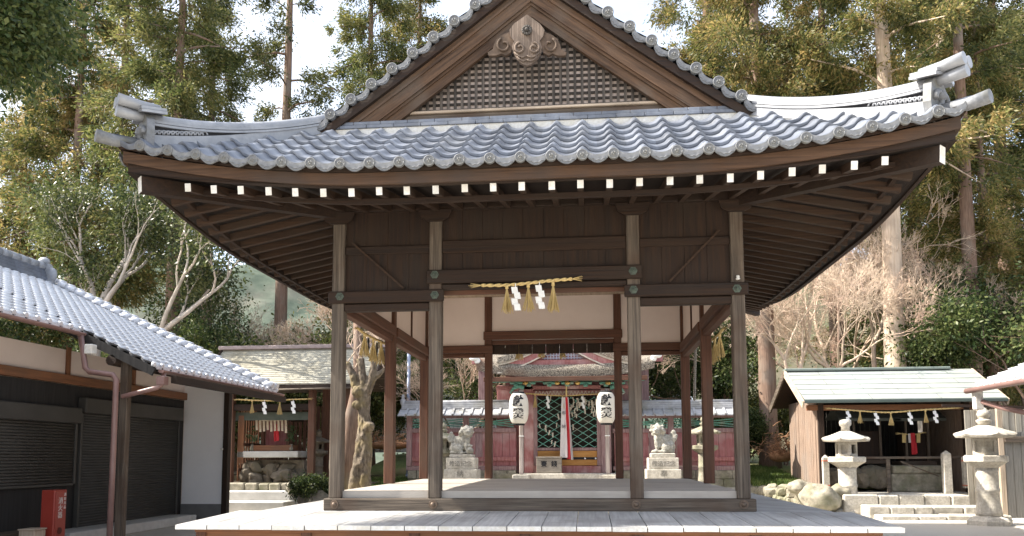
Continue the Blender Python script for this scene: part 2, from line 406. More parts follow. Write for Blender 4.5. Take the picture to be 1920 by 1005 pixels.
# --- front lintels
def beam(name, x0, x1, y0, y1, z0, z1, mt): return MB().bbox(x0, x1, y0, y1, z0, z1, .012).build(name, mt, pav)
beam('lintel', -A1-.12, A1+.12, -.135, -.088, 4.03, 4.222, WD['x']); beam('lower_lintel', -A1+PW/2, A1-PW/2, -.07, .05, 3.955, 4.027, WD['x'])
beam('inner_lintel', -A1+PW/2, A1-PW/2, .088, .13, 3.90, 4.20, WR['x'])
for s in (-1, 1):
    a, b = sorted((s*2.93, s*(A1-.13))); beam('lintel', a, b, -.132, -.0885, 3.775, 3.945, WD['x'])
    a, b = sorted((s*(2.8-PW/2), s*(A1+PW/2))); beam('lower_lintel', a, b, -.07, .05, 3.665, 3.772, WD['x'])
# --- front wall boards and rails
def boards(x0, x1, z0, z1, y, n, mt, th=.02):
    m = MB(); w = (x1-x0)/n
    for k in range(n): m.box(x0+k*w+.002, x0+(k+1)*w-.002, y-th/2+rng.uniform(-.005, .003), y+th/2, z0, z1)
    m.box(x0, x1, y+th/2+.001, y+th/2+.008, z0, z1)
    return m.build('wall_boards', mt, pav)
boards(-A1+PW/2, A1-PW/2, 4.0, 5.12, -.01, 9, WD['z'])
beam('rail', -A1+PW/2, A1-PW/2, -.065, -.022, 4.475, 4.66, WD['x'])
for s in (-1, 1):
    a, b = sorted((s*(2.8-PW/2), s*(A1+PW/2))); boards(a, b, 3.74, 5.12, -.01, 4, WD['z'])
    beam('rail', a, b, -.06, -.022, 4.49, 4.61, WD['x'])
    P = [atY(660, 455, -.075), atY(757, 541, -.075)] if s < 0 else [atY(1349, 431, -.075), atY(1255, 528, -.075)]
    MB().bar(P[0], P[1], .026, .03, (0, 1, 0)).build('brace', WRF['x'], pav)
# --- bronze fittings on the lintel ends
def fitting(px, py, y):
    c = atY(px, py, y); m = MB(); m.disc(c, (0, -1, 0), .062, .008, 6); m.disc(c+Vector((0, -.008, 0)), (0, -1, 0), .045, .008, 8, .03)
    m.ell(c+Vector((0, -.018, 0)), (.02, .014, .02), 8); m.build('bronze_fitting', BRONZE, pav)
for px, py in ((815, 515), (1187, 508)): fitting(px, py, -.136)
for px, py in ((815, 553), (1188, 543), (637, 556), (1382, 541)): fitting(px, py, -.133)
m = MB(); c = atY(1383, 521, -.09); m.lathe((c.x, c.y-.02, c.z-.03), [(.018, 0), (.03, .01), (.03, .02), (.018, .03), (.026, .04), (.02, .06)], 12).build('porcelain_insulator', WHITE, pav)
# --- side and back walls: boards outside, plaster inside
for s in (-1, 1):
    X = s*2.8
    a, b = sorted((X+s*.01, X-s*.01))
    m = MB()
    for k in range(20):
        w = (DP-.2)/20; y0 = .1+k*w; m.box(min(X, X+s*.02), max(X, X+s*.02), y0+.003, y0+w-.003, 3.8, 5.12)
    m.build('wall_boards', WD['z'], pav)
    for (y0, y1) in ((PW/2, DP/2-PW/2), (DP/2+PW/2, DP-PW/2)):
        MB().bbox(*sorted((X-s*.115, X+s*.1)), y0, y1, 3.775, 3.945).build('lintel', WR['y'], pav)
        MB().bbox(*sorted((X-s*.06, X+s*.06)), y0, y1, 3.665, 3.772).build('lower_lintel', WR['y'], pav)
        MB().box(*sorted((X-s*.03, X-s*.012)), y0, y1, 3.946, 5.05).build('plaster_panel', PLASTER, pav)
        MB().bbox(*sorted((X-s*.06, X-s*.031)), (y0+y1)/2-.03, (y0+y1)/2+.03, 3.947, 5.05).build('strut', WR['z'], pav)
m = MB()
for k in range(19):
    w = 5.6/19; m.box(-2.8+k*w+.003, -2.8+(k+1)*w-.003, DP+.01, DP+.03, 3.8, 5.12)
m.build('wall_boards', WD['z'], pav)
beam('lintel', -A1-.1, A1+.1, DP-.13, DP-.0815, 4.10, 4.285, WR['x']); beam('lower_lintel', -A1+.08, A1-.08, DP-.06, DP+.05, 4.005, 4.095, WR['x'])
MB().box(-A1+.08, A1-.08, DP-.03, DP-.012, 4.1, 5.05).build('plaster_panel', PLASTER, pav)
for s in (-1, 1):
    a, b = sorted((s*2.71, s*(A1-.1))); beam('lintel', a, b, DP-.129, DP-.0825, 3.82, 3.985, WR['x'])
    a, b = sorted((s*2.71, s*(A1+.08))); beam('lower_lintel', a, b, DP-.06, DP+.05, 3.73, 3.817, WR['x'])
    MB().box(a, b, DP-.03, DP-.012, 3.83, 5.05).build('plaster_panel', PLASTER, pav)
m = MB()
for k in range(19):
    w = 5.58/19; m.box(-2.79+k*w+.002, -2.79+(k+1)*w-.002, .02, DP-.01, 5.052, 5.075)
m.build('ceiling', WL['y'], pav)
# --- purlins under the eaves
for y in (0, DP): MB().bbox(-3.2, 3.2, y-.11, y+.11, 5.105, 5.3).build('purlin', WD['x'], pav)
for x in (-2.8, 2.8): MB().bbox(x-.11, x+.11, .112, DP-.112, 5.105, 5.3).build('purlin', WD['y'], pav)
for s in (-1, 1):
    for x in (s*2.8, s*A1):
        m = MB(); m.prism([(x-.24, -.13, 5.1), (x-.2, -.13, 4.98), (x-.1, -.13, 4.93), (x+.1, -.13, 4.93), (x+.2, -.13, 4.98), (x+.24, -.13, 5.1)], (0, .035, 0))
        m.build('bracket_arm', WD['x'], pav)
# --- rafters
RS = .3425
def rafter(p0, p1):
    r = MB().bar(p0, p1, .072, .095).build('rafter', WRF['y'] if abs(p0[0]-p1[0]) < .01 else WRF['x'], pav)
    return r
for k in range(-12, 13):
    x = k*RS; yi = -.1 if abs(x) < 2.8 else -(abs(x)-2.75)
    ze = 4.755+.62*lift(x); zi = ze+.205*(yi+1.95)
    ze += rng.uniform(-.006, .006); x2 = x+rng.uniform(-.008, .008); yq = -1.95+rng.uniform(-.012, .008)
    r = rafter((x, yi, zi), (x2, yq, ze))
    c = Vector((x2, yq, ze)); d = Vector((0, -1, -.2)).normalized()
    MB().bar(c+d*.0005, c+d*.005, .074, .097).build('painted_end', WHITE, r)
for s in (-1, 1):
    for k in range(-5, 23):
        y = .35+k*RS
        over = max(0, -y, y-DP); xi = 2.9+over*1.0
        if xi > 4.3: continue
        L = lift(y-DP/2-(.0))*0+lift(5*(abs(y-DP/2)/(DP/2+2.12)))
        ze = 4.745+.62*L; zi = ze+.205*(4.62-xi)
        r = rafter((s*xi, y, zi), (s*4.62, y, ze))
    # hip rafters
    for (ys, ye) in ((-.05, -1.92), (DP+.05, DP+1.92)):
        a = Vector((s*2.85, ys, 5.12)); e = Vector((s*4.74, ye, 4.955))
        r = MB().bar(a, e, .13, .19).build('hip_rafter', WD['x'], pav)
        d = (e-a).normalized(); MB().bar(e+d*.0005, e+d*.006, .135, .195).build('painted_end', WHITE, r)
# --- eave boards and soffit
def edge_strip(name, off, z0, z1, th, mt, fac=1.):
    for side in ('f', 'l', 'r', 'b'):
        m = MB(); N = 40; rows = [[], [], [], []]
        for i in range(N+1):
            u = -1+2*i/N
            for j, (o, z) in enumerate(((off, z0), (off, z1), (off+th, z1), (off+th, z0))):
                zz = z+fac*lift(5*u)
                if side == 'f': p = (u*(EX-o), EY0+o, zz)
                elif side == 'b': p = (-u*(EX-o), EY1-o, zz)
                elif side == 'l': p = (-EX+o, DP/2-u*(DP/2+2.12-o), zz)
                else: p = (EX-o, DP/2+u*(DP/2+2.12-o), zz)
                rows[j].append(p)
        rows.append(rows[0]); m.grid(rows[::-1], False); m.build(name, mt['x' if side in 'fb' else 'y'], pav)
edge_strip('eave_fascia', .09, 4.815, 4.955, .05, WGB, .95)
edge_strip('eave_batten', .05, 4.957, 5.05, .07, WD, 1.)
edge_strip('lower_fascia', .135, 4.80, 5.0, .045, WD, .72)
edge_strip('eave_board', .50, 4.71, 4.775, .05, WD, .62)
for side in ('f', 'l', 'r', 'b'):
    m = MB(); rows = []
    for j in range(5):
        o = .12+(2.2-.12)*j/4; z0 = 4.835+.205*(o-.12)
        row = []
        for i in range(31):
            u = -1+2*i/30; zz = z0+.62*lift(5*u)*(1-j/4)
            if side == 'f': p = (u*(EX-o), EY0+o, zz)
            elif side == 'b': p = (-u*(EX-o), EY1-o, zz)
            elif side == 'l': p = (-EX+o, DP/2-u*(DP/2+2.12-o), zz)
            else: p = (EX-o, DP/2+u*(DP/2+2.12-o), zz)
            row.append(p)
        rows.append(row)
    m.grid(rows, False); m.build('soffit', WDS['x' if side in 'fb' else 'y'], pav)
# --- tile slopes
TP = .356
def wave(t):
    t = t-math.floor(t); t = t if t < .5 else t-1; a = abs(t)
    if a < .17: return .058*math.cos(a/.17*PI/2)**.8
    return -.034*math.sin((a-.17)/(.66)*PI)
def slope(side, dmax, gable=False):
    m = MB(); rowh = .30; nr = int(round(dmax/rowh)); half = EX if side in 'fb' else DP/2+2.12
    nt_ = int(half/TP)+2; ks = 9
    us = [(-nt_+i/ks)*TP for i in range(2*nt_*ks+1)]
    for r in range(nr):
        d0 = r*rowh; d1 = min(dmax, (r+1)*rowh+.012); rows = []
        for (d, o) in ((d0+.03, -.03), (d0+.004, .018), (d0, .046), ((d0+d1)/2, .022), (d1, .0)):
            lim = half-d
            if gable and d > 1.8: lim = DP/2+.3
            row = []
            for u in us:
                uu = max(-lim, min(lim, u)); z = H(EX-d)+o+wave(u/TP)+lift(5*uu/half)*max(0, 1-d/2.2)
                if side == 'f': p = (uu, EY0+d, z)
                elif side == 'b': p = (-uu, EY1-d, z)
                elif side == 'l': p = (-EX+d, DP/2-uu, z)
                else: p = (EX-d, DP/2+uu, z)
                row.append(p)
            rows.append(row)
        m.grid(rows, True)
        # flat shading across the lip
        nf_ = len(us)-1
        for q in range(2*nf_): m.sm[len(m.sm)-4*nf_+q] = False
    return m.build('tile_slope', TILE, pav)
slope('f', 1.86); slope('b', 2.1); slope('l', 4.85, True); slope('r', 4.85, True)
# --- eave tiles: a hanging lip with a swirl roundel
def roundel_mb(r):
    m = MB(); m.disc((0, 0, 0), (0, -1, 0), r, .03, 22); ring = [(math.cos(2*PI*k/22)*r*.88, -.03, math.sin(2*PI*k/22)*r*.88) for k in range(23)]
    m.tube(ring, r*.12, 6)
    ring = [(math.cos(2*PI*k/22)*r*.62, -.03, math.sin(2*PI*k/22)*r*.62) for k in range(23)]
    m.tube(ring, r*.06, 5)
    for j in range(3):
        a0 = 2*PI*j/3
        m.tube([(math.cos(a0+t*2.2)*r*(.2+.25*t), -.032, math.sin(a0+t*2.2)*r*(.2+.25*t)) for t in (0, .3, .6, .9)], [r*.15, r*.12, r*.07, r*.02], 6)
    return m
def lip_mb(P):
    m = MB(); top = []; bot = []; N = 12
    for i in range(N+1):
        t = .15+.70*i/N; top.append((t*P, .0, wave(t)+.03)); bot.append((t*P, .0, wave(t)-.035-.03*math.sin(PI*i/N)))
    for i in range(N):
        a, b, c, d = top[i], top[i+1], bot[i+1], bot[i]
        f = lambda p, y: (p[0], y, p[2])
        m.add([f(a, -.022), f(b, -.022), f(c, -.022), f(d, -.022), f(a, .0), f(b, .0), f(c, .0), f(d, .0)],
              [(3, 2, 1, 0), (4, 5, 6, 7), (3, 7, 6, 2), (0, 1, 5, 4)])
    # raised arabesque line on the lip
    m.tube([(t*P, -.024, wave(t)-.022-.014*math.sin(PI*(t-.15)/.7)+.008*math.sin(t*40)) for t in [.25+.5*i/16 for i in range(17)]], .006, 4)
    return m
TILED = M('tile_ornament', (.12, .127, .14), (.235, .242, .255), 14, rough=.6, bump=.3, stain=(.14, .135, .11), stain_scale=4)
lip0 = None
def eave_tile(loc, rot, r=.062, P=TP, first=[None, None], lip=True):
    if first[0] is None:
        first[0] = lip_mb(TP).build('eave_tile', TILED); first[1] = roundel_mb(.066).build('roundel', TILED)
        a, b = first
    else:
        a = first[0].copy(); b = first[1].copy(); COL.objects.link(a); COL.objects.link(b)
    a.parent = pav; b.parent = a
    a.location = Vector(loc)-Vector(pav.location); a.rotation_euler = rot
    return a
for k in range(-13, 14):
    x = k*TP; z = H(EX)+lift(x)+.0; sl = math.atan2(lift(x+.2)-lift(x-.2), .4)
    eave_tile((x, EY0-.005, z+.012), (0, -sl, 0))
for s in (-1, 1):
    for k in range(-13, 14):
        u = k*TP; hh = DP/2+2.12; z = H(EX)+lift(5*u/hh)
        eave_tile((s*(EX+.005), DP/2+u*s, z+.012), (0, 0, s*PI/2))
# --- verge tiles up both sides of the gable
vp = [lip_mb(.33), roundel_mb(.08)]
ang = lambda s_: math.atan(-.80+.037*s_)
first = None
for sg in (-1, 1):
    for k in range(11):
        s_ = .19+k*.298
        z = H(s_)+.055
        if first is None:
            m = MB(); m.tube([(0, 0, 0), (0, .34, 0)], .072, 12); a = m.build('verge_tile', TILE)
            b = roundel_mb(.082).build('roundel', TILED); c = lip_mb(.37).build('verge_lip', TILED); first = (a, b, c)
        else:
            a, b, c = [o.copy() for o in first]
            for o in (a, b, c): COL.objects.link(o)
        a.parent = pav; b.parent = a; c.parent = a
        a.location = Vector((sg*s_, -.33, z))-Vector(pav.location)
        th = -ang(s_)*sg
        c.rotation_euler = (0, th, 0) if sg > 0 else (0, th+0, 0); c.location = (0, .01, -.02) if sg > 0 else (-.37*math.cos(th), .01, -.02+.37*math.sin(th))
# --- ridge
m = MB()
for i, (w, z0, z1) in enumerate(((.26, 8.5, 8.62), (.22, 8.622, 8.74), (.18, 8.742, 8.86))): m.box(-w, w, -.2, DP+.2, z0, z1)
m.tube([(0, -.25, 8.9), (0, DP+.25, 8.9)], .12, 12).build('ridge', TILEL, pav)
# --- gable boards
def gable_poly(sg, o0, o1, y0, th, zmin=6.19, name='bargeboard', mt=WGB['x']):
    N = 24; out = []; inn = []
    def clipped(o):
        q = []
        for i in range(N+1):
            s_ = 3.05*i/N; z = H(s_)-o
            if z < zmin:
                s0 = 3.05*(i-1)/N; z0 = H(s0)-o; f = (z0-zmin)/(z0-z); q.append((s0+(s_-s0)*f, zmin)); break
            q.append((s_, z))
        return q
    a = clipped(o0); b = clipped(o1); m = MB()
    n = min(len(a), len(b))
    L = [(p, q) for p, q in zip([a[min(int(round(i*(len(a)-1)/N)), len(a)-1)] for i in range(N+1)], [b[min(int(round(i*(len(b)-1)/N)), len(b)-1)] for i in range(N+1)])]
    rows = [[], [], [], []]
    for p, q in L:
        rows[0].append((sg*p[0], y0, p[1])); rows[1].append((sg*q[0], y0, q[1])); rows[2].append((sg*q[0], y0+th, q[1])); rows[3].append((sg*p[0], y0+th, p[1]))
    rows.append(rows[0])
    if sg < 0: rows = rows[::-1]
    m.grid(rows, False)
    return m.build(name, mt, pav)
GA = {1: None, -1: None}
def wood_rot(key, a, b, ang_):
    m = M(key, a, b, 9, (.16, 2.0, 2.4), .75, .5, (.10, .075, .055), 1.5)
    for n in m.node_tree.nodes:
        if n.type == 'MAPPING': n.vector_type = 'TEXTURE'; n.inputs['Rotation'].default_value = (0, ang_, 0); n.inputs['Scale'].default_value = (6, .5, .42)
    return m
WBL = wood_rot('barge_wood_left', (.030, .015, .007), (.13, .072, .038), R(-35)); WBR = wood_rot('barge_wood_right', (.030, .015, .007), (.13, .072, .038), R(35))
for sg in (-1, 1):
    wb = WBR if sg > 0 else WBL
    gable_poly(sg, .05, .19, -.31, .28, 6.2, 'verge_batten', WD['x'])
    gable_poly(sg, .19, .50, -.24, .07, 6.2, 'bargeboard', wb)
    gable_poly(sg, .27, .31, -.26, .019, 6.2, 'barge_moulding', wb)
    gable_poly(sg, .50, .70, -.19, .07, 6.2, 'inner_bargeboard', wb)
    gable_poly(sg, .50, .545, -.215, .024, 6.2, 'barge_moulding', wb)
zb0 = atY(1000, 226, -.1).z; zb1 = atY(1000, 203, -.1).z
MB().bbox(-2.35, 2.35, -.12, -.02, zb0-.05, zb1-.03, .015).build('gable_beam', WG['x'], pav)
MB().bbox(-2.3, 2.3, -.15, -.03, zb1-.028, zb1+.012, .008).build('gable_beam_cap', WL['x'], pav)
# lattice
m = MB(); zb = zb1+.01
for k in range(-21, 22):
    x = k*.102
    zt = H(abs(x))-.60
    if zt > zb+.05: m.box(x-.020, x+.020, -.034+rng.uniform(-.004, .004), -.0145, zb, zt)
m.build('lattice_bars', M('lattice_grey', (.016, .0135, .011), (.15, .125, .105), 3.5, (5, .1, .10), .8, .3), pav)
m = MB()
for j in range(17):
    z = zb+.05+j*.088; xs = (8.56-.60-z)/.76
    if xs > .1: m.box(-xs, xs, -.0135, -.003, z-.02, z+.02)
m.build('lattice_rails', M('lattice_dark', (.012, .009, .007), (.04, .030, .023), 3, (.6, 4, 4), .8, .3), pav)
m = MB(); m.prism([(-2.2, .0, zb-.1), (2.2, .0, zb-.1), (0, .0, 8.1)], (0, .03, 0)).build('lattice_backing', M('backing_pale', (.30, .24, .205), (.50, .42, .37), 6, rough=.85), pav)
# base course of flat tiles where the front slope meets the gable, over white mortar
m = MB()
for j in range(2):
    for k in range(15):
        w = 5.9/15; m.bbox(max(-2.95, -2.95+k*w+.0025-j*w/2), -2.95+(k+1)*w-.0025-(j*w/2 if k < 14 else 0), -.27-.02*j, -.13, 6.325-.055*j, 6.375-.055*j, .006)
m.build('flashing_tiles', TILE, pav)
MB().box(-2.98, 2.98, -.268, -.14, 6.02, 6.268).build('mortar', WHITE, pav)
# --- hip ridges
def hip(sg, front=True):
    fy = lambda y: y if front else DP-y
    a = Vector((sg*2.72, -.16, 6.30)); 
    N = 22; P = []
    for i in range(N+1):
        t = i/N; d = 2.0*(1-t)+.30*t            # distance in from the eave
        x = sg*(EX-d-.0); y = EY0+d
        z = H(EX-d)+lift(EX-d)*max(0, 1-d/2.2)
        P.append((Vector((x, fy(y), z)), .15+.15*t*t))
    perp = Vector((sg, 1 if front else -1, 0)).normalized(); t0 = None
    def layer(name, w0, lo, hi, mt, parent, i0=0, i1=N, round_=False):
        m = MB(); rows = [[], [], [], []]
        for i in range(i0, i1+1):
            p, h = P[i]
            for j, (sx, zz) in enumerate(((-1, lo), (-1, hi), (1, hi), (1, lo))):
                rows[j].append(p+perp*sx*w0+Vector((0, 0, zz(h) if callable(zz) else zz)))
        rows.append(rows[0]); m.grid(rows[::-1] if (sg > 0) == front else rows, False)
        for i in (i0, i1):
            p, h = P[i]; q = [p+perp*sx*w0+Vector((0, 0, (zz(h) if callable(zz) else zz))) for sx, zz in ((-1, lo), (-1, hi), (1, hi), (1, lo))]
            m.add(q, [(0, 1, 2, 3)])
        return m.build(name, mt, parent)
    root = layer('hip_ridge', .115, -.06, .09, TILEL, pav)
    layer('mortar_bed', .10, -.12, -.061, WHITE, root)
    layer('ridge_core', .10, .091, lambda h: max(.1, h-.075), INK, root)
    layer('ridge_course', .13, lambda h: h-.088, lambda h: h-.058, TILEL, root)
    layer('ridge_course', .115, lambda h: h-.044, lambda h: h-.012, TILEL, root)
    m = MB(); m.tube([p+Vector((0, 0, h+.01)) for p, h in P], .085, 12).build('ridge_cap', TILEL, root)
    # openwork waves near the outer end
    m = MB()
    for i in range(N-9, N):
        p, h = P[i]; q, h2 = P[i+1]
        for row in range(2):
            for half in range(2):
                c = p.lerp(q, .25+.5*half+(.25 if row else 0)); hh = .10+row*.07
                if hh+.05 > h-.07: continue
                ax = (q-p).normalized()
                for sd in (-1, 1):
                    m.tube([c+perp*sd*.108+ax*.05*math.cos(PI*k/6)+Vector((0, 0, hh+.05*math.sin(PI*k/6))) for k in range(7)], .012, 5)
    m.build('wave_openwork', TILEL, root)
    # ridge-end tile
    p, h = P[N]; ax = (P[N][0]-P[N-3][0]); ax.z *= .6; ax.normalize(); upv = Vector((0, 0, 1))
    def pt(u, v, w): return p+ax*u+perp*v+Vector((0, 0, w))
    m = MB()
    m.prism([pt(0, -.21, -.10), pt(0, .21, -.10), pt(0, .24, .04), pt(0, .20, .26), pt(0, .12, .34), pt(0, -.12, .34), pt(0, -.20, .26), pt(0, -.24, .04)], ax*.09)
    e = m.build('ridge_end_tile', TILED, root)
    m = MB()
    for sd in (-1, 1):
        m.tube([pt(.11, sd*(.06+.10*math.cos(t)*(1-t/9)), .08+.13*math.sin(t)*(1-t/9)) for t in [k*.42 for k in range(14)]], [.032]*10+[.026, .022, .02, .02], 7)
    m.ell(pt(.10, 0, .15), (.07, .07, .07), 12)
    m.build('scroll', TILED, e)
    m = MB()
    for lv in range(2):
        a_ = pt(-.10, 0, .34+lv*.045)
        m.prism([pt(-.14, -.24+lv*.03, .33+lv*.05), pt(-.14, 0, .40+lv*.05), pt(-.14, .24-lv*.03, .33+lv*.05), pt(-.14, .24-lv*.03, .365+lv*.05), pt(-.14, 0, .44+lv*.05), pt(-.14, -.24+lv*.03, .365+lv*.05)], ax*.30)
    m.build('ridge_end_roof', TILEL, e)
    for (v, w) in ((-.075, .44), (.075, .44), (0, .32)):
        b0 = pt(-.08, v, w); b1 = pt(.40, v, w+.07)
        c = MB().tube([b0, b0.lerp(b1, .5)+Vector((0, 0, -.01)), b1], [.056, .062, .072], 14).build('crest_tube', TILEL, e)
    # upturned corner tile
    p2 = Vector((sg*(EX-.22), fy(EY0+.22), H(EX-.2)+lift(EX)*.85-.02)); p3 = Vector((sg*(EX+.13), fy(EY0-.13), H(EX)+lift(EX)+.03))
    MB().tube([p2, p2.lerp(p3, .5)+Vector((0, 0, -.02)), p3], [.07, .07, .08], 14).build('corner_tile', TILED, root)
for sg in (-1, 1):
    hip(sg, True); hip(sg, False)
# --- carved pendant under the gable peak
def pl(pts, y, th, name, mt, par=pav):
    m = MB(); q = [atY(a, b, y) for a, b in pts]; m.prism(q, (0, th, 0)); return m.build(name, mt, par)
PEN = M('pendant_wood', (.065, .045, .032), (.27, .205, .16), 8, (6, 6, .15), .85, .6, (.10, .075, .058), 5)
PEND = M('pendant_scroll', (.05, .033, .022), (.14, .095, .065), 7, rough=.8, bump=.4)
pen = pl([(988, 27), (1012, 44), (1021, 56), (1018, 68), (1012, 76), (1016, 88), (1014, 100), (1006, 112), (997, 120), (988, 123), (979, 120), (970, 112), (963, 100), (960, 88), (964, 76), (957, 68), (955, 56), (964, 44)], -.36, .05, 'gable_pendant', PEN)
m = MB(); c = atY(988, 57, -.37)
for k in range(12):
    a = 2*PI*k/12; m.ell(c+Vector((math.cos(a)*.055, -.01, math.sin(a)*.055)), (.022, .02, .022), 8)
m.ell(c+Vector((0, -.03, 0)), (.03, .03, .03), 10); m.disc(c, (0, -1, 0), .06, .015, 16)
m.build('flower_boss', M('boss_dark', (.04, .035, .03), (.08, .07, .06), 20, rough=.7), pen)
m = MB()
for sg in (-1, 1):
    def sp(cx, cy, r0_, turns, n=18, y=-.375, a0=0, dirn=1):
        return [atY(cx+sg*dirn*math.cos(a0+turns*2*PI*k/n)*r0_*(1-.7*k/n), cy+math.sin(a0+turns*2*PI*k/n)*r0_*(1-.7*k/n), y) for k in range(n+1)]
    m.tube(sp(988+sg*13, 90, 11, 1.2, a0=-PI/2), .016, 6)
    m.tube([atY(988+sg*a, b, -.372) for a, b in ((0, 104), (8, 108), (16, 105), (24, 98))], .012, 5)
    m.tube([atY(988+sg*a, b, -.372) for a, b in ((0, 112), (7, 115), (13, 112), (19, 106))], .012, 5)
m.build('pendant_carving', PEN, pen)
for sg in (-1, 1):
    w = pl([(988+sg*a, b) for a, b in ((24, 58), (34, 60), (48, 66), (58, 74), (62, 84), (64, 92), (74, 98), (72, 104), (58, 104), (48, 100), (40, 104), (30, 98), (26, 84))], -.33, .06, 'pendant_wing', PEND)
    m = MB(); m.tube([atY(988+sg*(43+math.cos(t)*12*(1-t/9)), 85+math.sin(t)*12*(1-t/9), -.345) for t in [k*.45-1.2 for k in range(15)]], .017, 6).build('wing_scroll', PEND, w)
# --- ropes on the pavilion
a = atY(903, 535, -.17); c = atY(990, 531, -.17); b = atY(1072, 523, -.17)
def fr(px): return (px-903)/(1072-903)
hanging_rope('short straw rope with three tassels on the front lintel of the pavilion', a, c, b, .022, [fr(949), fr(988), fr(1036)], [fr(965), fr(1010)], .42, .19, .37, .085)
a = atY(958, 640, DP+.2); c = atY(1015, 638, DP+.2); b = atY(1078, 636, DP+.2)
hanging_rope('straw rope with tassels hanging at the rear opening of the pavilion, before the hall roof', a+Vector((-.2, 0, .12)), c+Vector((0, 0, .12)), b+Vector((.1, 0, .12)), .02, [.22, .5, .78], [.36, .64], .52, .2, .4, .08)
for px, lab in ((700, 'straw rope with tassels on the left side of the pavilion, seen edge on'), (1340, 'straw rope with tassels on the right side of the pavilion, seen edge on')):
    X = -2.98 if px < 960 else 2.98
    c = atX(px, 632, X); 
    hanging_rope(lab, (X, c.y-.9, c.z), (X, c.y, c.z-.02), (X, c.y+.9, c.z), .022, [.2, .5, .8], [.35, .65], .42, .19, .37, .085, xdir=(0, 1, 0))
# ================================================================== MAIN HALL
RED = M('faded_red', (.24, .07, .065), (.42, .20, .19), 5, (4, 4, .5), .8, .3, (.50, .36, .34), 1.6)
REDP = M('faded_red_board', (.23, .07, .072), (.38, .17, .168), 6, (5, 5, .25), .85, .3, (.40, .27, .255), 1.6)
REDG = M('greyed_red', (.20, .11, .11), (.36, .25, .24), 6, (4, 4, .5), .85, .3)
GREEN = M('verdigris', (.08, .27, .21), (.19, .42, .34), 12, rough=.7, bump=.2, stain=(.34, .31, .26), stain_scale=3)
BARK = M('bark_roof', (.05, .042, .034), (.42, .37, .30), 34, (1, 1, 1), .95, 1.0, (.16, .09, .06), 1.1, lo=.38, hi=.66, detail=3)
OCHRE = M('ochre_panel', (.34, .15, .03), (.50, .25, .07), 4, (.5, 3, 3), .6, .2)
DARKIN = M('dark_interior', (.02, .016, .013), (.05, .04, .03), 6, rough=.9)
GOLDM = M('gilt_metal', (.50, .33, .10), (.65, .45, .16), 10, rough=.4, metal=.6)
PALEC = M('carved_pale', (.42, .37, .30), (.66, .60, .52), 10, rough=.8, bump=.3)
HX = .06
hall = thing('main_hall', 'faded red shrine hall with thick bark roof and curved gable, seen through the pavilion', 'shrine hall', (HX, 14.5, TZ))
def ay(px, py, Y): return atY(px, py, Y)
YF = 14.0
xl = ay(982, 800, YF).x; xr = ay(1146, 800, YF).x
zb = ay(1060, 887, YF).z
MB().bbox(xl-.1, xr+.12, 13.35, 14.6, TZ, ay(1060, 888, 13.35).z, .02).build('stone_step', STONE, hall)
MB().box(-2.2, 2.3, 14.05, 17.5, TZ, zb-.01).build('plinth', STONEG, hall)
# posts and door frame
def hb(name, px0, px1, py0, py1, Y, th, mt, b=.01):
    p = ay(px0, py1, Y); q = ay(px1, py0, Y)
    return MB().bbox(p.x, q.x, Y, Y+th, p.z, q.z, b).build(name, mt, hall)
hb('post', 983, 999.5, 700, 887, YF, .25, RED); hb('post', 1128, 1144, 700, 887, YF, .25, REDG)
zt = ay(1060, 722, YF).z
hb('door_frame', 1000, 1007, 742, 873, YF+.05, .1, REDG); hb('door_frame', 1120, 1127.6, 742, 873, YF+.05, .1, REDG)
hb('sill_board', 1000, 1127.6, 873.5, 887, YF+.04, .12, RED)
hb('door_panel', 1007.2, 1119.8, 845, 873, YF+.1, .04, OCHRE)
hb('door_band', 1007.2, 1119.8, 857, 862, YF+.085, .012, INK)
for x in (1097, 1117):
    c = ay(x, 859.5, YF+.085); MB().disc(c, (0, -1, 0), .03, .02, 12, .015).build('door_stud', PAPER, hall)
hb('door_rail', 1007.2, 1119.8, 839, 845, YF+.085, .06, REDG)
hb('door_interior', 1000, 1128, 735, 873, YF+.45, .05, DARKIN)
# diamond lattice of the door, two leaves
p = ay(1007.2, 839, YF+.08); q = ay(1119.8, 744, YF+.08)
def lattice(x0, x1, z0, z1, y, step, slope_, r, mt, name, par):
    m = MB(); w = x1-x0; h = z1-z0
    for sgn in (1, -1):
        k = -int(h/slope_/step)-2
        while k*step < w+h/slope_+step:
            # x = x0 + k*step + sgn*t ; z = z0 + t*slope
            pts = []
            xs = x0+k*step if sgn > 0 else x0+k*step
            t0 = 0; t1 = h/slope_
            a, b = xs+sgn*t0, xs+sgn*t1
            # clip to x range
            ta, tb = t0, t1
            if sgn > 0:
                ta = max(ta, x0-xs); tb = min(tb, x1-xs)
            else:
                ta = max(ta, xs-x1); tb = min(tb, xs-x0)
            if tb > ta+.01:
                m.bar((xs+sgn*ta, y+.012*sgn, z0+ta*slope_), (xs+sgn*tb, y+.012*sgn, z0+tb*slope_), .018, r, (0, 1, 0))
            k += 1
    return m.build(name, mt, par)
lattice(p.x, q.x, p.z, q.z, YF+.1, 0.36, .62, .036, GREEN, 'door_lattice', hall)
hb('door_stile', 1060, 1064, 742, 845, YF+.075, .05, REDG)
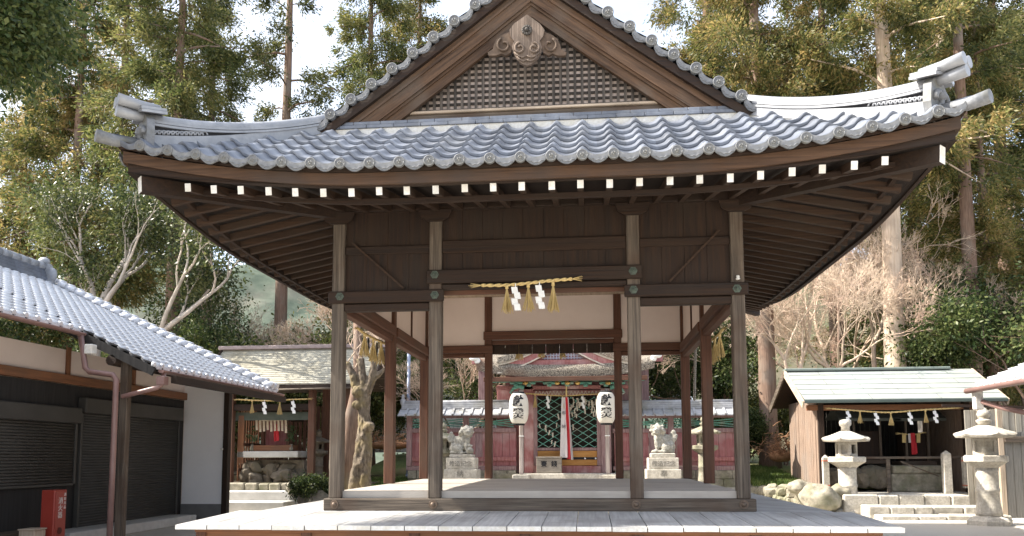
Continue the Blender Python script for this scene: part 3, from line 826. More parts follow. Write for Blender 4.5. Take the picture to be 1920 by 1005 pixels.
# paper fortunes tied on the lattice
rr = random.Random(3)
for k in range(44):
    px = rr.uniform(1066, 1118) if k < 34 else rr.uniform(1009, 1050); py = rr.uniform(742, 792) if k < 36 else rr.uniform(790, 832)
    if k < 34: py = 742+abs(rr.gauss(0, 26))
    if py > 835: continue
    c = ay(px, py, YF+.055); m = MB(); h = rr.uniform(.10, .17); w = rr.uniform(.025, .045); t = rr.uniform(-.25, .25)
    m.bar(c, c+Vector((math.sin(t)*h, 0, -h)), w, .008, (0, 1, 0)); m.ell(c, (w*.8, .012, .02), 8)
    m.build('paper_fortune', M('aged_paper', (.48, .42, .33), (.66, .60, .50), 8, rough=.9, rnd=.15), hall)
# frieze, beams, brackets
hb('frieze', 1000, 1128, 731, 742, YF+.02, .06, RED)
m = MB()
for k in range(19):
    a = ay(1002+k*6.6, 741, YF+.01); b = ay(1005.3+k*6.6, 733, YF+.01); c = ay(1008.6+k*6.6, 741, YF+.01)
    m.bar(a, b, .02, .03, (0, 1, 0)).bar(b, c, .02, .03, (0, 1, 0))
m.build('frieze_carving', PALEC, hall)
hb('lintel', 930, 1200, 721, 731, YF+.0, .22, RED)
hb('upper_beam', 915, 1210, 712, 716, YF-.25, .3, GREEN)
for px in (968, 992, 1030, 1064, 1098, 1136, 1160):
    m = MB(); c = ay(px, 718, YF-.08); m.bbox(c.x-.2, c.x+.2, YF-.2, YF+.1, c.z-.04, c.z+.03, .03); m.bbox(c.x-.07, c.x+.07, YF-.24, YF-.05, c.z-.12, c.z-.04, .02)
    m.build('bracket', GREEN, hall)
m = MB()
for px in (985, 1045, 1064, 1083, 1140):
    c = ay(px, 718, YF-.25); m.ell(c, (.09, .03, .06), 10)
m.build('gilt_carving', GOLDM, hall)
for sg in (-1, 1):      # carved beam ends
    m = MB(); x0 = 983 if sg < 0 else 1144
    m.tube([ay(x0+sg*a, b, YF-.02) for a, b in ((0, 727), (10, 724), (20, 728), (26, 736), (20, 741), (15, 736))], [.07, .065, .055, .04, .03, .02], 8)
    m.build('beam_nose', GREEN, hall)
# side wings of the hall body
hb('side_wall', 932, 983, 722, 887, YF+.5, .08, RED); hb('side_wall', 1144, 1205, 722, 887, YF+.5, .08, REDG)
m = MB(); m.box(-1.95, 2.05, 15.0, 17.2, zb, 6.2); m.build('hall_body', RED, hall)
hb('corner_post', 1200, 1215, 640, 760, 15.3, .22, REDG); hb('corner_post', 897, 909, 640, 760, 15.3, .22, REDG)
# pent roof of bark over the door
def bark_roof(name, x0, x1, yf, yb, zf, zb_, thick, up_, par, mt=BARK, sag=.0):
    m = MB(); N = 26; rows = []
    prof = [(yf+.05, -thick), (yf, -thick*.55), (yf+.04, -.02), (yf+.6, .05), ((yf+yb)/2, (zb_-zf)*.36), (yb, zb_-zf), (yb, zb_-zf-thick), (yf+.4, -thick+.02)]
    for y, dz in prof+prof[:1]:
        row = []
        for i in range(N+1):
            u = -1+2*i/N; L = up_*abs(u)**3
            row.append((x0+(x1-x0)*i/N, y, zf+dz+L*(1 if y < (yf+yb)/2 else .4)))
        rows.append(row)
    m.grid(rows[::-1], True)
    for i in (0, N):
        m.add([rows[j][i] for j in range(len(prof))], [tuple(range(len(prof)))])
    return m.build(name, mt, par)
zf = ay(1060, 682, 13.0).z; th = zf-ay(1060, 706, 13.0).z
xa = ay(893, 700, 13.0).x; xb = ay(1228, 700, 13.0).x
bark_roof('bark_roof', xa, xb, 13.0, 15.6, zf, zf+.80, th, .24, hall)
MB().bbox(xa+.22, xb-.22, 13.0, 13.08, zf-th-.13, zf-th+.01, .01).build('eave_board', WR['x'], hall)
m = MB()
for k in range(36):
    x = xa+.3+(xb-xa-.6)*k/35; m.bar((x, 13.21, zf-th-.07), (x, 14.2, zf-th+.08), .05, .06)
m.build('eave_rafters', WR['y'], hall)
for x, sg in ((xa, -1), (xb, 1)):
    m = MB(); m.ell((x+sg*.06, 13.02, zf+.2), (.16, .09, .07), 12); m.ell((x-sg*.03, 13.05, zf+.13), (.10, .08, .1), 10); m.build('eave_corner_cap', PAPER, hall)
# curved gable on the pent roof
def crv(t): # t 0..1 from peak outwards, flaring
    return (1.98*t, -1.16*(t**.80)+.20*t**3)
cx = ay(1054, 640, 13.1).x; zc = ay(1054, 613, 13.0).z
for sg in (-1, 1):
    def strip(name, o0, o1, y0, y1, mt, sc=1.):
        rows = [[], [], [], []]
        for i in range(21):
            t = i/20; x, z = crv(t)
            for j, (o, y) in enumerate(((o0, y0), (o1, y0), (o1, y1), (o0, y1))): rows[j].append((cx+sg*x, y, zc+z-o))
        rows.append(rows[0]); m = MB(); m.grid(rows[::-1] if sg < 0 else rows, False)
        for i in (0, 20): m.add([rows[j][i] for j in range(4)], [(0, 1, 2, 3)])
        return m.build(name, mt, hall)
    strip('gable_bark', -.05, .14, 12.96, 15.2, BARK)
    strip('gable_edge', .141, .20, 13.0, 13.08, PALEC)
    strip('gable_board', .201, .40, 13.04, 13.12, RED)
    strip('gable_moulding', .401, .44, 13.03, 13.13, PALEC)
m = MB(); m.prism([(cx-1.35, 13.2, zc-1.02), (cx+1.35, 13.2, zc-1.02), (cx+.55, 13.2, zc-.5), (cx, 13.2, zc-.28), (cx-.55, 13.2, zc-.5)], (0, .05, 0)); m.build('gable_panel', RED, hall)
m = MB()
for k in range(-7, 8):
    x = cx+k*.09; zt_ = zc-.45-abs(k)*.075
    if zt_ > zc-.95: m.box(x-.02, x+.02, 13.165, 13.199, zc-.97, zt_)
for j in range(6):
    z = zc-.93+j*.085; w = .62-j*.1; m.box(cx-w, cx+w, 13.17, 13.196, z-.015, z+.015)
m.build('gable_grille', M('grille_blue', (.30, .30, .40), (.50, .48, .52), 6, rough=.8), hall)
m = MB(); m.box(cx-1.45, cx+1.45, 13.1, 13.199, zc-1.5, zc-1.0); m.build('gable_sill', RED, hall)
m = MB()
for sg in (-1, 1): m.tube([(cx+sg*(.1+.13*math.cos(t)*(1-t/10)), 13.02, zc-.55+.13*math.sin(t)*(1-t/10)) for t in [k*.45 for k in range(13)]], .028, 6)
m.ell((cx, 13.02, zc-.5), (.08, .03, .12), 10); m.build('gable_pendant', PALEC, hall)
# main roof behind, with two rows of white-tipped rafters
zr = ay(1050, 656, 15.3).z
bark_roof('main_roof', -3.4, 3.5, 14.75, 17.6, zr+.42, zr+2.2, .28, .22, hall)
for row, (yy, zz) in enumerate(((14.85, zr+.08), (15.05, zr-.17))):
    m = MB(); e = MB()
    for k in range(44):
        x = -3.1+6.3*k/43; m.bar((x, yy, zz), (x, yy+.9, zz+.16), .06, .07); e.box(x-.034, x+.034, yy-.006, yy-.001, zz-.042, zz+.03)
    q = m.build('rafter_row', RED, hall); e.build('painted_ends', M('cream_paint', (.70, .60, .42), rough=.7), q)
MB().bbox(-3.1, 3.2, 15.12, 15.3, zr-.45, zr-.25).build('rafter_beam', RED, hall)
# --- offering box
p = ay(1006, 887, 13.7); q = ay(1053, 856, 13.7)
ob = thing('offering_box', 'weathered grey offering box with slatted top before the lattice door', 'offering box', ((p.x+q.x)/2, 13.9, p.z))
GW = M('box_wood', (.16, .135, .11), (.33, .29, .24), 5, (.5, 3, 3), .85, .3)
MB().bbox(p.x, q.x, 13.7, 14.0-.02, p.z, q.z-.05, .01).build('body', GW, ob)
m = MB(); m.bbox(p.x-.02, q.x+.02, 13.68, 13.72, q.z-.048, q.z, .006); m.bbox(p.x-.02, q.x+.02, 13.95, 13.985, q.z-.048, q.z, .006)
for k in range(7): m.bar((p.x+.03+(q.x-p.x-.06)*k/6, 13.721, q.z-.02), (p.x+.03+(q.x-p.x-.06)*k/6, 13.949, q.z-.02), .03, .03)
m.build('slatted_top', GW, ob)
for px, ch in ((1020, '賽'), (1039, '錢')):
    c = ay(px, 870.5, 13.7); text_part('lettering', ch, .19, (c.x, 13.697, c.z), (1, 0, 0), (0, 0, 1), INK, ob, .003, bold=.004)
# --- bell sash
sash = thing('hanging_sash', 'long red and white cloth sash hanging before the lattice door', 'cloth sash', (ay(1062, 860, 13.85).x, 13.85, ay(1062, 862, 13.85).z))
CLW = M('cloth_white', (.62, .58, .57), (.75, .71, .70), 4, (2, 2, .4), .9, .2); CLR = M('cloth_red', (.45, .02, .03), (.62, .05, .06), 4, (2, 2, .4), .9, .2)
def cloth(name, a, mt, y0=13.85):
    rows = []; n = 10
    for j in range(19):
        t = j/18; row = []
        for i in range(n+1):
            u = i/n; x0 = a[0]+(a[2]-a[0])*t; x1 = a[1]+(a[3]-a[1])*t; py = 745+(a[4]-745)*t
            p = ay(x0+(x1-x0)*u, py, y0); row.append((p.x, y0+.05*math.sin(u*7+t*2+a[0])*(.3+t), p.z))
        rows.append(row)
    m = MB(); m.grid(rows); m.grid([[(x, y+.006, z) for x, y, z in r] for r in rows][::-1]); return m.build(name, mt, sash)
cloth('white_panel', (1053, 1060, 1050, 1065, 858), CLW); cloth('red_panel', (1060.2, 1065, 1063, 1072, 861), CLR, 13.83); cloth('white_edge', (1064, 1066, 1071, 1075, 862), CLW, 13.82)
for ch, px, py in (('奉', 1057, 775), ('納', 1057, 800)):
    c = ay(px, py, 13.80); text_part('lettering', ch, .13, c, (1, 0, 0), (0, 0, 1), INK, sash, .003)
c0 = ay(1062, 742, 13.85); MB().tube([c0, c0+Vector((0, 0, .5))], .025, 8).build('sash_cord', STRAW, sash)
# --- rope over the hall door
hanging_rope('thin straw rope with papers across the top of the lattice door', ay(992, 738, 13.9), ay(1062, 742, 13.9), ay(1132, 738, 13.9), .018, [.08, .45, .92], [.25, .72], .42, .14, .42, .075)

# ================================================================== TWO PAPER LANTERNS ON POSTS
LPAP = M('lantern_paper', (.74, .71, .64), (.80, .77, .70), 3, rough=.8, transl=.35)
def paper_lantern(cxp, top, bot, pole0, pole1, polebot, lab, side):
    Y = 13.3; c = ay(cxp, (top+bot)/2, Y); zt_ = ay(cxp, top, Y).z; zb_ = ay(cxp, bot, Y).z; h = (zt_-zb_)/2
    base = ay((pole0+pole1)/2, polebot, Y)
    t = thing('lantern_post', lab, 'lantern', (base.x, Y, base.z), 'paper lanterns on posts before the hall')
    x0 = ay(pole0, 800, Y).x; x1 = ay(pole1, 800, Y).x; x0 += .02; x1 -= .02
    MB().bbox(x0, x1, Y-.02+.06, Y+.2, base.z, zt_+.12, .02).build('pole', M('bleached_post', (.26, .215, .195), (.48, .41, .375), 5, (3, 3, .3), .85, .3), t)
    m = MB(); zc_ = zb_-.35
    m.box(x0-.01, x1+.01, Y+.025, Y+.215, zc_, zc_+.03); m.build('tie', PAPER, t)
    MB().bbox(base.x-.26, base.x+.26, Y-.16, Y+.36, base.z-.13, base.z, .02).build('stone_foot', STONE, t)
    r = ay(cxp+18, 760, Y).x-ay(cxp, 760, Y).x; prof = []
    NR = 18
    for i in range(NR*4+1):
        u = i/(NR*4)*2-1; rad = r*(1-abs(u)**3.4*.36); rad *= 1+.006*math.cos(i/4*2*PI); prof.append((rad, u*(h-.03)))
    prof[0] = (prof[0][0]*.82, prof[0][1]); prof[-1] = (prof[-1][0]*.82, prof[-1][1])
    cc = Vector((c.x, Y-.24, c.z))
    lan = MB().lathe(cc, prof, 32).build('paper_shade', LPAP, t)
    for z0, z1 in ((-h-.015, -h+.035), (h-.035, h+.015)):
        m = MB(); m.lathe(cc, [(r*.56, z0), (r*.6, z0), (r*.6, z1), (r*.56, z1)], 28); m.build('rim', INK, lan)
    m = MB(); m.tube([cc+Vector((0, 0, h+.01)), cc+Vector((0, .02, h+.10)), cc+Vector((0, .3, h+.12))], .012, 6).build('hanger', BRONZE, t)
    for ch, f, sz, sy in (('獻', .42, .37, .95), ('登', -.22, .37, .52), ('火', -.52, .37, .37)):
        u = f; rad = r*(1-abs(u)**3.4*.36)
        o = text_part('lettering', ch, sz, (0, 0, 0), (1, 0, 0), (0, 0, 1), INK, None, .003, bold=.010)
        # wrap the letter round the paper
        me = o.data; ax = (.06 if side < 0 else .06)
        for v in me.vertices:
            th_ = v.co.x/rad+ax*0; zz = v.co.z*sy+f*h
            rad2 = r*(1-abs(zz/h)**3.4*.36)+.006
            v.co = Vector((math.sin(th_)*rad2*.98, -math.cos(th_)*rad2-(.002 if v.co.y < 0 else 0), zz))+cc-Vector(t.location)
        o.parent = lan; 
    return t
paper_lantern(974, 737, 797, 972, 982, 890, 'white paper lantern with black characters on a post left of the lattice door', -1)
paper_lantern(1136, 735, 796, 1133.5, 1144, 890, 'white paper lantern with black characters on a post right of the lattice door', 1)

# ================================================================== TILED PLANK WALLS BESIDE THE HALL
FT = M('wall_tile', (.26, .265, .28), (.42, .425, .44), 6, rough=.45, bump=.1, stain=(.25, .24, .20), stain_scale=2, spec=.5)
def plank_wall(px0, px1, lab, nb, posts, endleft):
    Y = 14.2
    x0 = ay(px0, 850, Y).x; x1 = ay(px1, 850, Y).x; cxm = (px0+px1)/2
    Z = lambda py: ay(cxm, py, Y).z
    w = thing('plank_wall', lab, 'wall', ((x0+x1)/2, Y, TZ))
    m = MB(); n = int((x1-x0)/.62)+1
    for r_ in range(2):
        for k in range(n+r_):
            a = x0+(k-.5*r_)*(x1-x0)/n; b = a+(x1-x0)/n; a = max(a, x0); b = min(b, x1)
            zz0 = TZ-.1 if r_ == 0 else (TZ+Z(882))/2; zz1 = (TZ+Z(882))/2-.008 if r_ == 0 else Z(882)
            m.bbox(a+.004, b-.004, Y-.12+rng.uniform(-.015, .01), Y+.3, zz0, zz1, .015)
    m.build('stone_footing', STONEG, w)
    MB().bbox(x0-.05, x1, Y-.08, Y+.12, Z(882)+.003, Z(874), .01).build('ground_beam', REDG, w)
    MB().bbox(x0, x1, Y-.05, Y+.08, Z(864.5), Z(857), .01).build('lower_rail', RED, w)
    MB().bbox(x0-.05, x1, Y-.06, Y+.1, Z(811), Z(803), .01).build('upper_rail', REDG, w)
    MB().bbox(x0-.05, x1, Y-.08, Y+.12, Z(783.5), Z(778), .01).build('wall_plate', REDG, w)
    m = MB(); bw = (x1-x0)/nb
    for k in range(nb): m.box(x0+k*bw+.004, x0+(k+1)*bw-.004, Y+rng.uniform(-.006, .006), Y+.03, Z(873.5), Z(811))
    m.build('boards', REDP, w)
    for k in ((10,) if endleft else (5, 12)): MB().box(x0+k*bw+.006, x0+(k+1)*bw-.006, Y-.012, Y-.0065, Z(857)+.002, Z(811)-.002).build('faded_board', REDG, w)
    for px in posts:
        c = ay(px, 830, Y).x; MB().bbox(c-.085, c+.085, Y-.1, Y+.13, Z(874)+.002, Z(778), .012).build('post', REDG, w)
    m = MB()
    pp = sorted([ay(p, 830, Y).x for p in posts]+[x0, x1])
    for a, b in zip(pp[:-1], pp[1:]):
        if b-a < .4: continue
        z0, z1 = Z(802), Z(785)
        for off in (0, .07):
            m.bar((a+.08, Y+.02, z0+off+.02), (b-.08, Y+.02, z1-.08+off), .02, .036); m.bar((a+.08, Y+.05, z1-.08+off), (b-.08, Y+.05, z0+off+.02), .02, .036)
    m.build('diagonal_grille', GREEN, w)
    # tiled coping
    zt_ = Z(752); ze = Z(779); 
    m = MB(); nt = max(4, int((x1-x0+.4)/.29)); tw = (x1-x0+.4)/nt
    for k in range(nt):
        a = x0-.25+k*tw
        for sgn in (-1, 1):
            ye = Y+.02+sgn*.52
            m.add([(a, ye, ze), (a+tw-.05, ye, ze), (a+tw-.05, Y+.02+sgn*.1, ze+.22), (a, Y+.02+sgn*.1, ze+.22), (a, ye, ze-.03), (a+tw-.05, ye, ze-.03), (a+tw-.05, Y+.02+sgn*.1, ze+.19), (a, Y+.02+sgn*.1, ze+.19)],
                  [(0, 1, 2, 3), (7, 6, 5, 4), (0, 4, 5, 1), (1, 5, 6, 2), (3, 7, 4, 0)])
            m.bar((a+tw-.035, ye-sgn*.0, ze+.012), (a+tw-.035, Y+.02+sgn*.1, ze+.237), .065, .05)
    m.build('coping_tiles', FT, w)
    m = MB()
    for j in range(3): m.bbox(x0-.22, x1+.15, Y-.14+.03*j, Y+.18-.03*j, ze+.20+j*.065, ze+.26+j*.065, .008)
    m.tube([(x0-.25, Y+.02, ze+.42), (x1+.15, Y+.02, ze+.42)], .075, 10).build('coping_ridge', FT, w)
    xe = x0-.2 if endleft else x1+.15
    m = MB(); m.ell((xe, Y+.02, ze+.45), (.1, .1, .13), 10); m.lathe((xe, Y+.02, ze+.5), [(.08, 0), (.05, .08), (.07, .12), (.02, .2)], 10); m.build('ridge_ornament', FT, w)
    return w
plank_wall(766, 968, 'faded red plank wall with tiled coping left of the hall, green grille on top', 16, (768, 874), True)
plank_wall(1152, 1388, 'faded red plank wall with tiled coping right of the hall, green grille on top', 18, (1258, 1386), False)

# ================================================================== GUARDIAN LIONS
KST = M('lion_stone', (.17, .16, .135), (.46, .44, .385), 16, rough=.9, bump=.6, stain=(.20, .19, .16), stain_scale=5)
def lion(side, lab, low):
    # local: faces +x for side=+1, front of the pedestal towards -y
    s = side; m = MB()
    def E(x, y, z, a, b, c, ry=0.): m.ell((s*x, y, z), (a, b, c), 14, Matrix.Rotation(-s*ry, 3, 'Y'))
    E(-.14, 0, .19, .20, .17, .18)                       # haunch
    E(-.02, 0, .32, .17, .14, .26, .55)                  # trunk
    E(.10, 0, .46, .14, .145, .18, .2)                   # chest
    for y in (-.11, .11):
        E(-.10, y*1.35, .15, .16, .07, .14); E(.00, y*1.45, .05, .13, .055, .05); E(-.22, y*1.3, .06, .09, .05, .06)
        E(.16, y, .28, .06, .055, .20, -.1); E(.20, y, .055, .09, .06, .055)
        for k in range(3): E(.275, y+(k-1)*.032, .04, .03, .018, .035)
    if low == '納':
        E(.25, -.12, .11, .10, .10, .10); E(.22, -.12, .25, .10, .05, .05)   # paw on a ball
    # head turned to the front
    E(.14, -.05, .68, .155, .16, .15); E(.18, -.15, .64, .10, .10, .085); E(.19, -.21, .655, .055, .05, .045); E(.18, -.17, .575, .085, .08, .035)
    E(.09, -.16, .735, .045, .04, .03); E(.24, -.13, .735, .045, .04, .03)
    for x in (-.005, .285): E(x, -.02, .76, .035, .05, .07)
    E(.14, -.03, .82, .05, .05, .05)
    for k in range(9):                                    # mane curls
        a = k/8*PI*1.5-.9; E(.04-.05*math.sin(a), .05*math.cos(a*1.3)-.02, .46+.035*k, .075, .13, .055)
    for k in range(7):
        a = -2.4+k*.8; E(.14+.15*math.cos(a), .04, .66+.15*math.sin(a), .055, .07, .055)
    # flame tail
    E(-.27, 0, .40, .07, .07, .18, .25); E(-.30, 0, .56, .06, .05, .13, -.15); E(-.24, .03, .50, .05, .05, .11); E(-.34, -.02, .45, .05, .05, .11, .3)
    me = bpy.data.meshes.new('lion_tmp'); me.from_pydata(m.v, [], m.f)
    tmp = bpy.data.objects.new('lion_tmp', me); COL.objects.link(tmp)
    md = tmp.modifiers.new('r', 'REMESH'); md.mode = 'VOXEL'; md.voxel_size = .016
    sm = tmp.modifiers.new('s', 'SMOOTH'); sm.iterations = 2; sm.factor = .5
    out = mesh_of(tmp)
    for v in out.vertices:                                # chisel work: curls and hair
        n = mnoise.noise(v.co*14)*.012+mnoise.noise(v.co*32)*.006
        v.co += v.normal*n
        if v.co.z < 0: v.co.z = 0
    # mouth and eyes cut
    out.polygons.foreach_set('use_smooth', [True]*len(out.polygons)); out.materials.append(KST)
    return out
def guardian(cxp, side, lab, low, face):
    Y = 12.6; Z = lambda py: ay(cxp, py, Y).z; X = lambda px: ay(px, 860, Y).x
    c = X(cxp)
    t = thing('stone_lion', lab, 'guardian statue', (c, Y, Z(852 if side > 0 else 849.5)))
    z0 = t.location.z
    o = bpy.data.objects.new('body', lion(side, lab, low)); COL.objects.link(o); o.parent = t; o.scale = (1.10, 1.1, 1.02); o.location = (-.02*side, 0, -.005)
    p = thing('stone_pedestal', 'stepped stone pedestal carved %s, under the %s guardian lion' % (low, 'left' if side > 0 else 'right'), 'pedestal', (c, Y, TZ))
    sts = STONE
    MB().bbox(c-.35, c+.35, Y-.27, Y+.27, Z(858), z0-.001, .02).build('plinth', sts, p)
    mid = MB().bbox(c-.43, c+.43, Y-.36, Y+.36, Z(879.5), Z(858)-.002, .015).build('inscribed_block', sts, p)
    lo = MB().bbox(c-.49, c+.49, Y-.42, Y+.42, TZ-.02, Z(879.5)-.002, .015).build('lower_block', sts, p)
    CUT = M('cut_letter', (.10, .095, .085), (.20, .19, .17), 20, rough=.95)
    text_part('lettering', '修造記念', .17, (c, Y-.361, (Z(879)+Z(858))/2-.02), (1, 0, 0), (0, 0, 1), CUT, mid, .002)
    text_part('lettering', low, .22, (c, Y-.421, Z(888.5)), (1, 0, 0), (0, 0, 1), CUT, lo, .002)
guardian(867, 1, 'stone guardian lion facing right, one paw on a ball, left of the hall door', '納', 0)
guardian(1242, -1, 'stone guardian lion facing left with both paws down, right of the hall door', '奉', 0)

# ================================================================== STONE LANTERNS
def stone_lantern(label, loc, s, mt, finial=True, rot=0., square=False):
    t = thing('stone_lantern', label, 'stone lantern', (0, 0, 0))
    u = 1/73.7
    MB().lathe((0, 0, 0), [(.50, 0), (.50, .10), (.44, .16), (.30, .20), (.29, .22)], 6 if not square else 4, False, PI/6).build('base', mt, t)
    MB().lathe((0, 0, 0), [(.28, .221), (.275, .3), (.245, .5), (.235, .75), (.25, .77), (.25, .83), (.235, .85), (.235, 1.2), (.25, 1.30)], 24).build('shaft', mt, t)
    MB().lathe((0, 0, 0), [(.26, 1.301), (.32, 1.35), (.47, 1.44), (.50, 1.46), (.50, 1.58), (.46, 1.60)], 6, False, PI/6).build('platform', mt, t)
    # fire box: six faces with two windows
    m = MB(); N = 6; r = .29; z0, z1 = 1.601, 2.0
    for k in range(N):
        a0 = PI/6+2*PI*k/N; a1 = a0+2*PI/N; p = Vector((math.cos(a0)*r, math.sin(a0)*r, 0)); q = Vector((math.cos(a1)*r, math.sin(a1)*r, 0))
        def P(f, z, d=0): 
            v = p.lerp(q, f); n = (p+q).normalized(); return (v.x-n.x*d, v.y-n.y*d, z)
        fa, fb, za, zb_ = .22, .78, z0+.08, z1-.07
        m.add([P(0, z0), P(1, z0), P(1, z1), P(0, z1), P(fa, za), P(fb, za), P(fb, zb_), P(fa, zb_), P(fa, za, .06), P(fb, za, .06), P(fb, zb_, .06), P(fa, zb_, .06)],
              [(0, 1, 5, 4), (1, 2, 6, 5), (2, 3, 7, 6), (3, 0, 4, 7), (4, 5, 9, 8), (5, 6, 10, 9), (6, 7, 11, 10), (7, 4, 8, 11)]+([(8, 9, 10, 11)] if k in (0, 2, 3, 5) else []))
    fb_ = m.build('fire_box', mt, t)
    # roof with curled corners
    rows = []; n = 36
    for (rr_, z) in ((.30, 2.001), (.62, 2.015), (.64, 2.06), (.60, 2.09), (.42, 2.17), (.27, 2.25), (.15, 2.30), (.02, 2.31)):
        row = []
        for k in range(n+1):
            a = 2*PI*k/n; h = math.cos((a % (PI/3))-PI/6); rad = rr_*(1+.10*(1/h-1)/.155)*.93; crn = ((1/h-1)/.155)**2
            row.append((math.cos(a)*rad, math.sin(a)*rad, z+(.045*crn if rr_ > .5 else .02*crn if rr_ > .35 else 0)))
        rows.append(row)
    MB().grid(rows, False).build('roof', mt, t)
    if finial: prof = [(.11, 2.295), (.13, 2.33), (.17, 2.40), (.17, 2.42), (.12, 2.44), (.09, 2.46), (.13, 2.50), (.15, 2.56), (.12, 2.63), (.05, 2.70), (.01, 2.73)]
    else: prof = [(.12, 2.295), (.11, 2.42), (.15, 2.46), (.16, 2.54), (.14, 2.60), (.08, 2.62), (.01, 2.63)]
    MB().lathe((0, 0, 0), prof, 16).build('finial', mt, t)
    t.location = loc; t.scale = (s,)*3; t.rotation_euler = (0, 0, rot)
    return t
p = atZ(1592, 966, 0); stone_lantern('pale stone lantern with blunt block finial, the left one before the green roofed shed', p, .97, STONE, False)
p = atZ(1856, 984, 0); stone_lantern('tall pale stone lantern with jewel finial at the far right by the wooden fence', p, .985, STONE, True, .5)
p = ay(1322, 880, 13.2); stone_lantern('stone lantern half hidden by the posts, before the right plank wall', (p.x, 13.2, TZ), .80, STONEG, True, .2)
p = ay(832, 880, 13.3); stone_lantern('stone lantern half hidden by a pavilion post, before the left plank wall', (p.x, 13.3, TZ), .74, STONEG, True, .4)
def rock_mb(m, c, r, seed, rot=0.):
    bm = bmesh.new(); bmesh.ops.create_icosphere(bm, subdivisions=2, radius=1); q = Vector((seed*1.7, seed*.3, 0))
    for v in bm.verts:
        p = v.co.copy(); k = 1+mnoise.noise(p*.9+q)*.55+mnoise.noise(p*2.3+q)*.22
        v.co = Vector((max(-.8, min(.8, p.x*k))*r[0]*1.15, max(-.8, min(.8, p.y*k))*r[1]*1.15, max(-.78, min(.78, p.z*k))*r[2]*1.15))
    bm.transform(Matrix.Translation(Vector(c)) @ Matrix.Rotation(rot, 4, 'Y') @ Matrix.Rotation(seed, 4, 'Z')); return m.bm(bm)
# ================================================================== LEFT BUILDING WITH SHUTTERS
KTILE = M('glazed_tile', (.54, .55, .58), (.68, .69, .72), 7, rough=.28, spec=.8, bump=.05, rvar=.08, coat=.3)
XW = -9.6
lb = thing('tiled_storehouse', 'low building with silvery tiled roof, cream upper wall and closed grey shutters at the left', 'building', (-11.2, 3, 0))
zA = atX(0, 684, XW).z; zB = atX(0, 703, XW).z
MB().box(-13.0, XW-.03, -6, 9.9, 0, 3.75).build('wall', PLASTER, lb)
MB().box(XW-.029, XW+.01, -6, 8.5, .0, zB-.01).build('black_boarding', BLACKB, lb)
MB().bbox(XW-.05, XW+.09, -6, 8.62, zB, zA).build('beam', WO['y'], lb)
for y in (-3.0, 0.6, atX(129, 660, XW).y, 6.2):
    MB().bbox(XW-.029, XW+.03, y-.05, y+.05, zA, 3.8).build('stud', WO['z'], lb)
def shutter(px0, px1, pt0, pb, ptop, y0=None):
    a = atX(px0, 800, XW).y if y0 is None else y0; b = atX(px1, 800, XW).y
    z1 = atX(px1, ptop, XW).z; zc_ = z1-.32; z0 = atX(px1, pb, XW).z
    s = MB().bbox(XW+.011, XW+.20, a, b, zc_, z1, .02).build('shutter_box', SHUT, lb)
    m = MB(); n = int((zc_-z0)/.055); h = (zc_-z0)/n
    for k in range(n):
        zz = z0+k*h
        m.tube([(XW+.055, a+.06, zz+h/2), (XW+.055, b-.06, zz+h/2)], h*.53, 8)
    m.build('shutter_slats', SHUT, lb)
    for y in (a+.03, b-.03): MB().bbox(XW+.012, XW+.11, y-.03, y+.03, z0-.02, zc_-.002).build('guide_rail', SHUT, lb)
    MB().bbox(XW+.012, XW+.10, a+.06, b-.06, z0-.05, z0).build('bottom_bar', SHUT, lb)
shutter(0, 137, 755, 905, 765, .2); shutter(143, 330, 745, 966, 766)
mb = MB(); y0 = atX(345, 975, -9.0).y; mb.bbox(XW+.02, -8.85, 3.1, 7.9, 0, .20, .02); mb.build('concrete_step', CONC, lb)
MB().bbox(XW+.02, -9.2, -1, 3.0, 0, .30, .02).build('timber_sill', WG['y'], lb)
# white end wall facing the viewer
MB().box(XW+.02, -8.50, 8.5, 8.62, .42, 3.5).build('white_wall', PLW, lb)
MB().box(XW+.02, -8.505, 8.47, 8.65, 0, .42).build('wall_base', M('base_grey', (.14, .14, .14), (.19, .19, .185), 3, rough=.9), lb)
MB().bbox(-8.50, -8.36, 8.44, 8.62, 0, 3.3).build('corner_post', WD['z'], lb)
MB().bbox(-8.52, -8.50+.02, 8.36, 8.44, 1.78, 1.83, .01).build('switch', WHITE, lb)
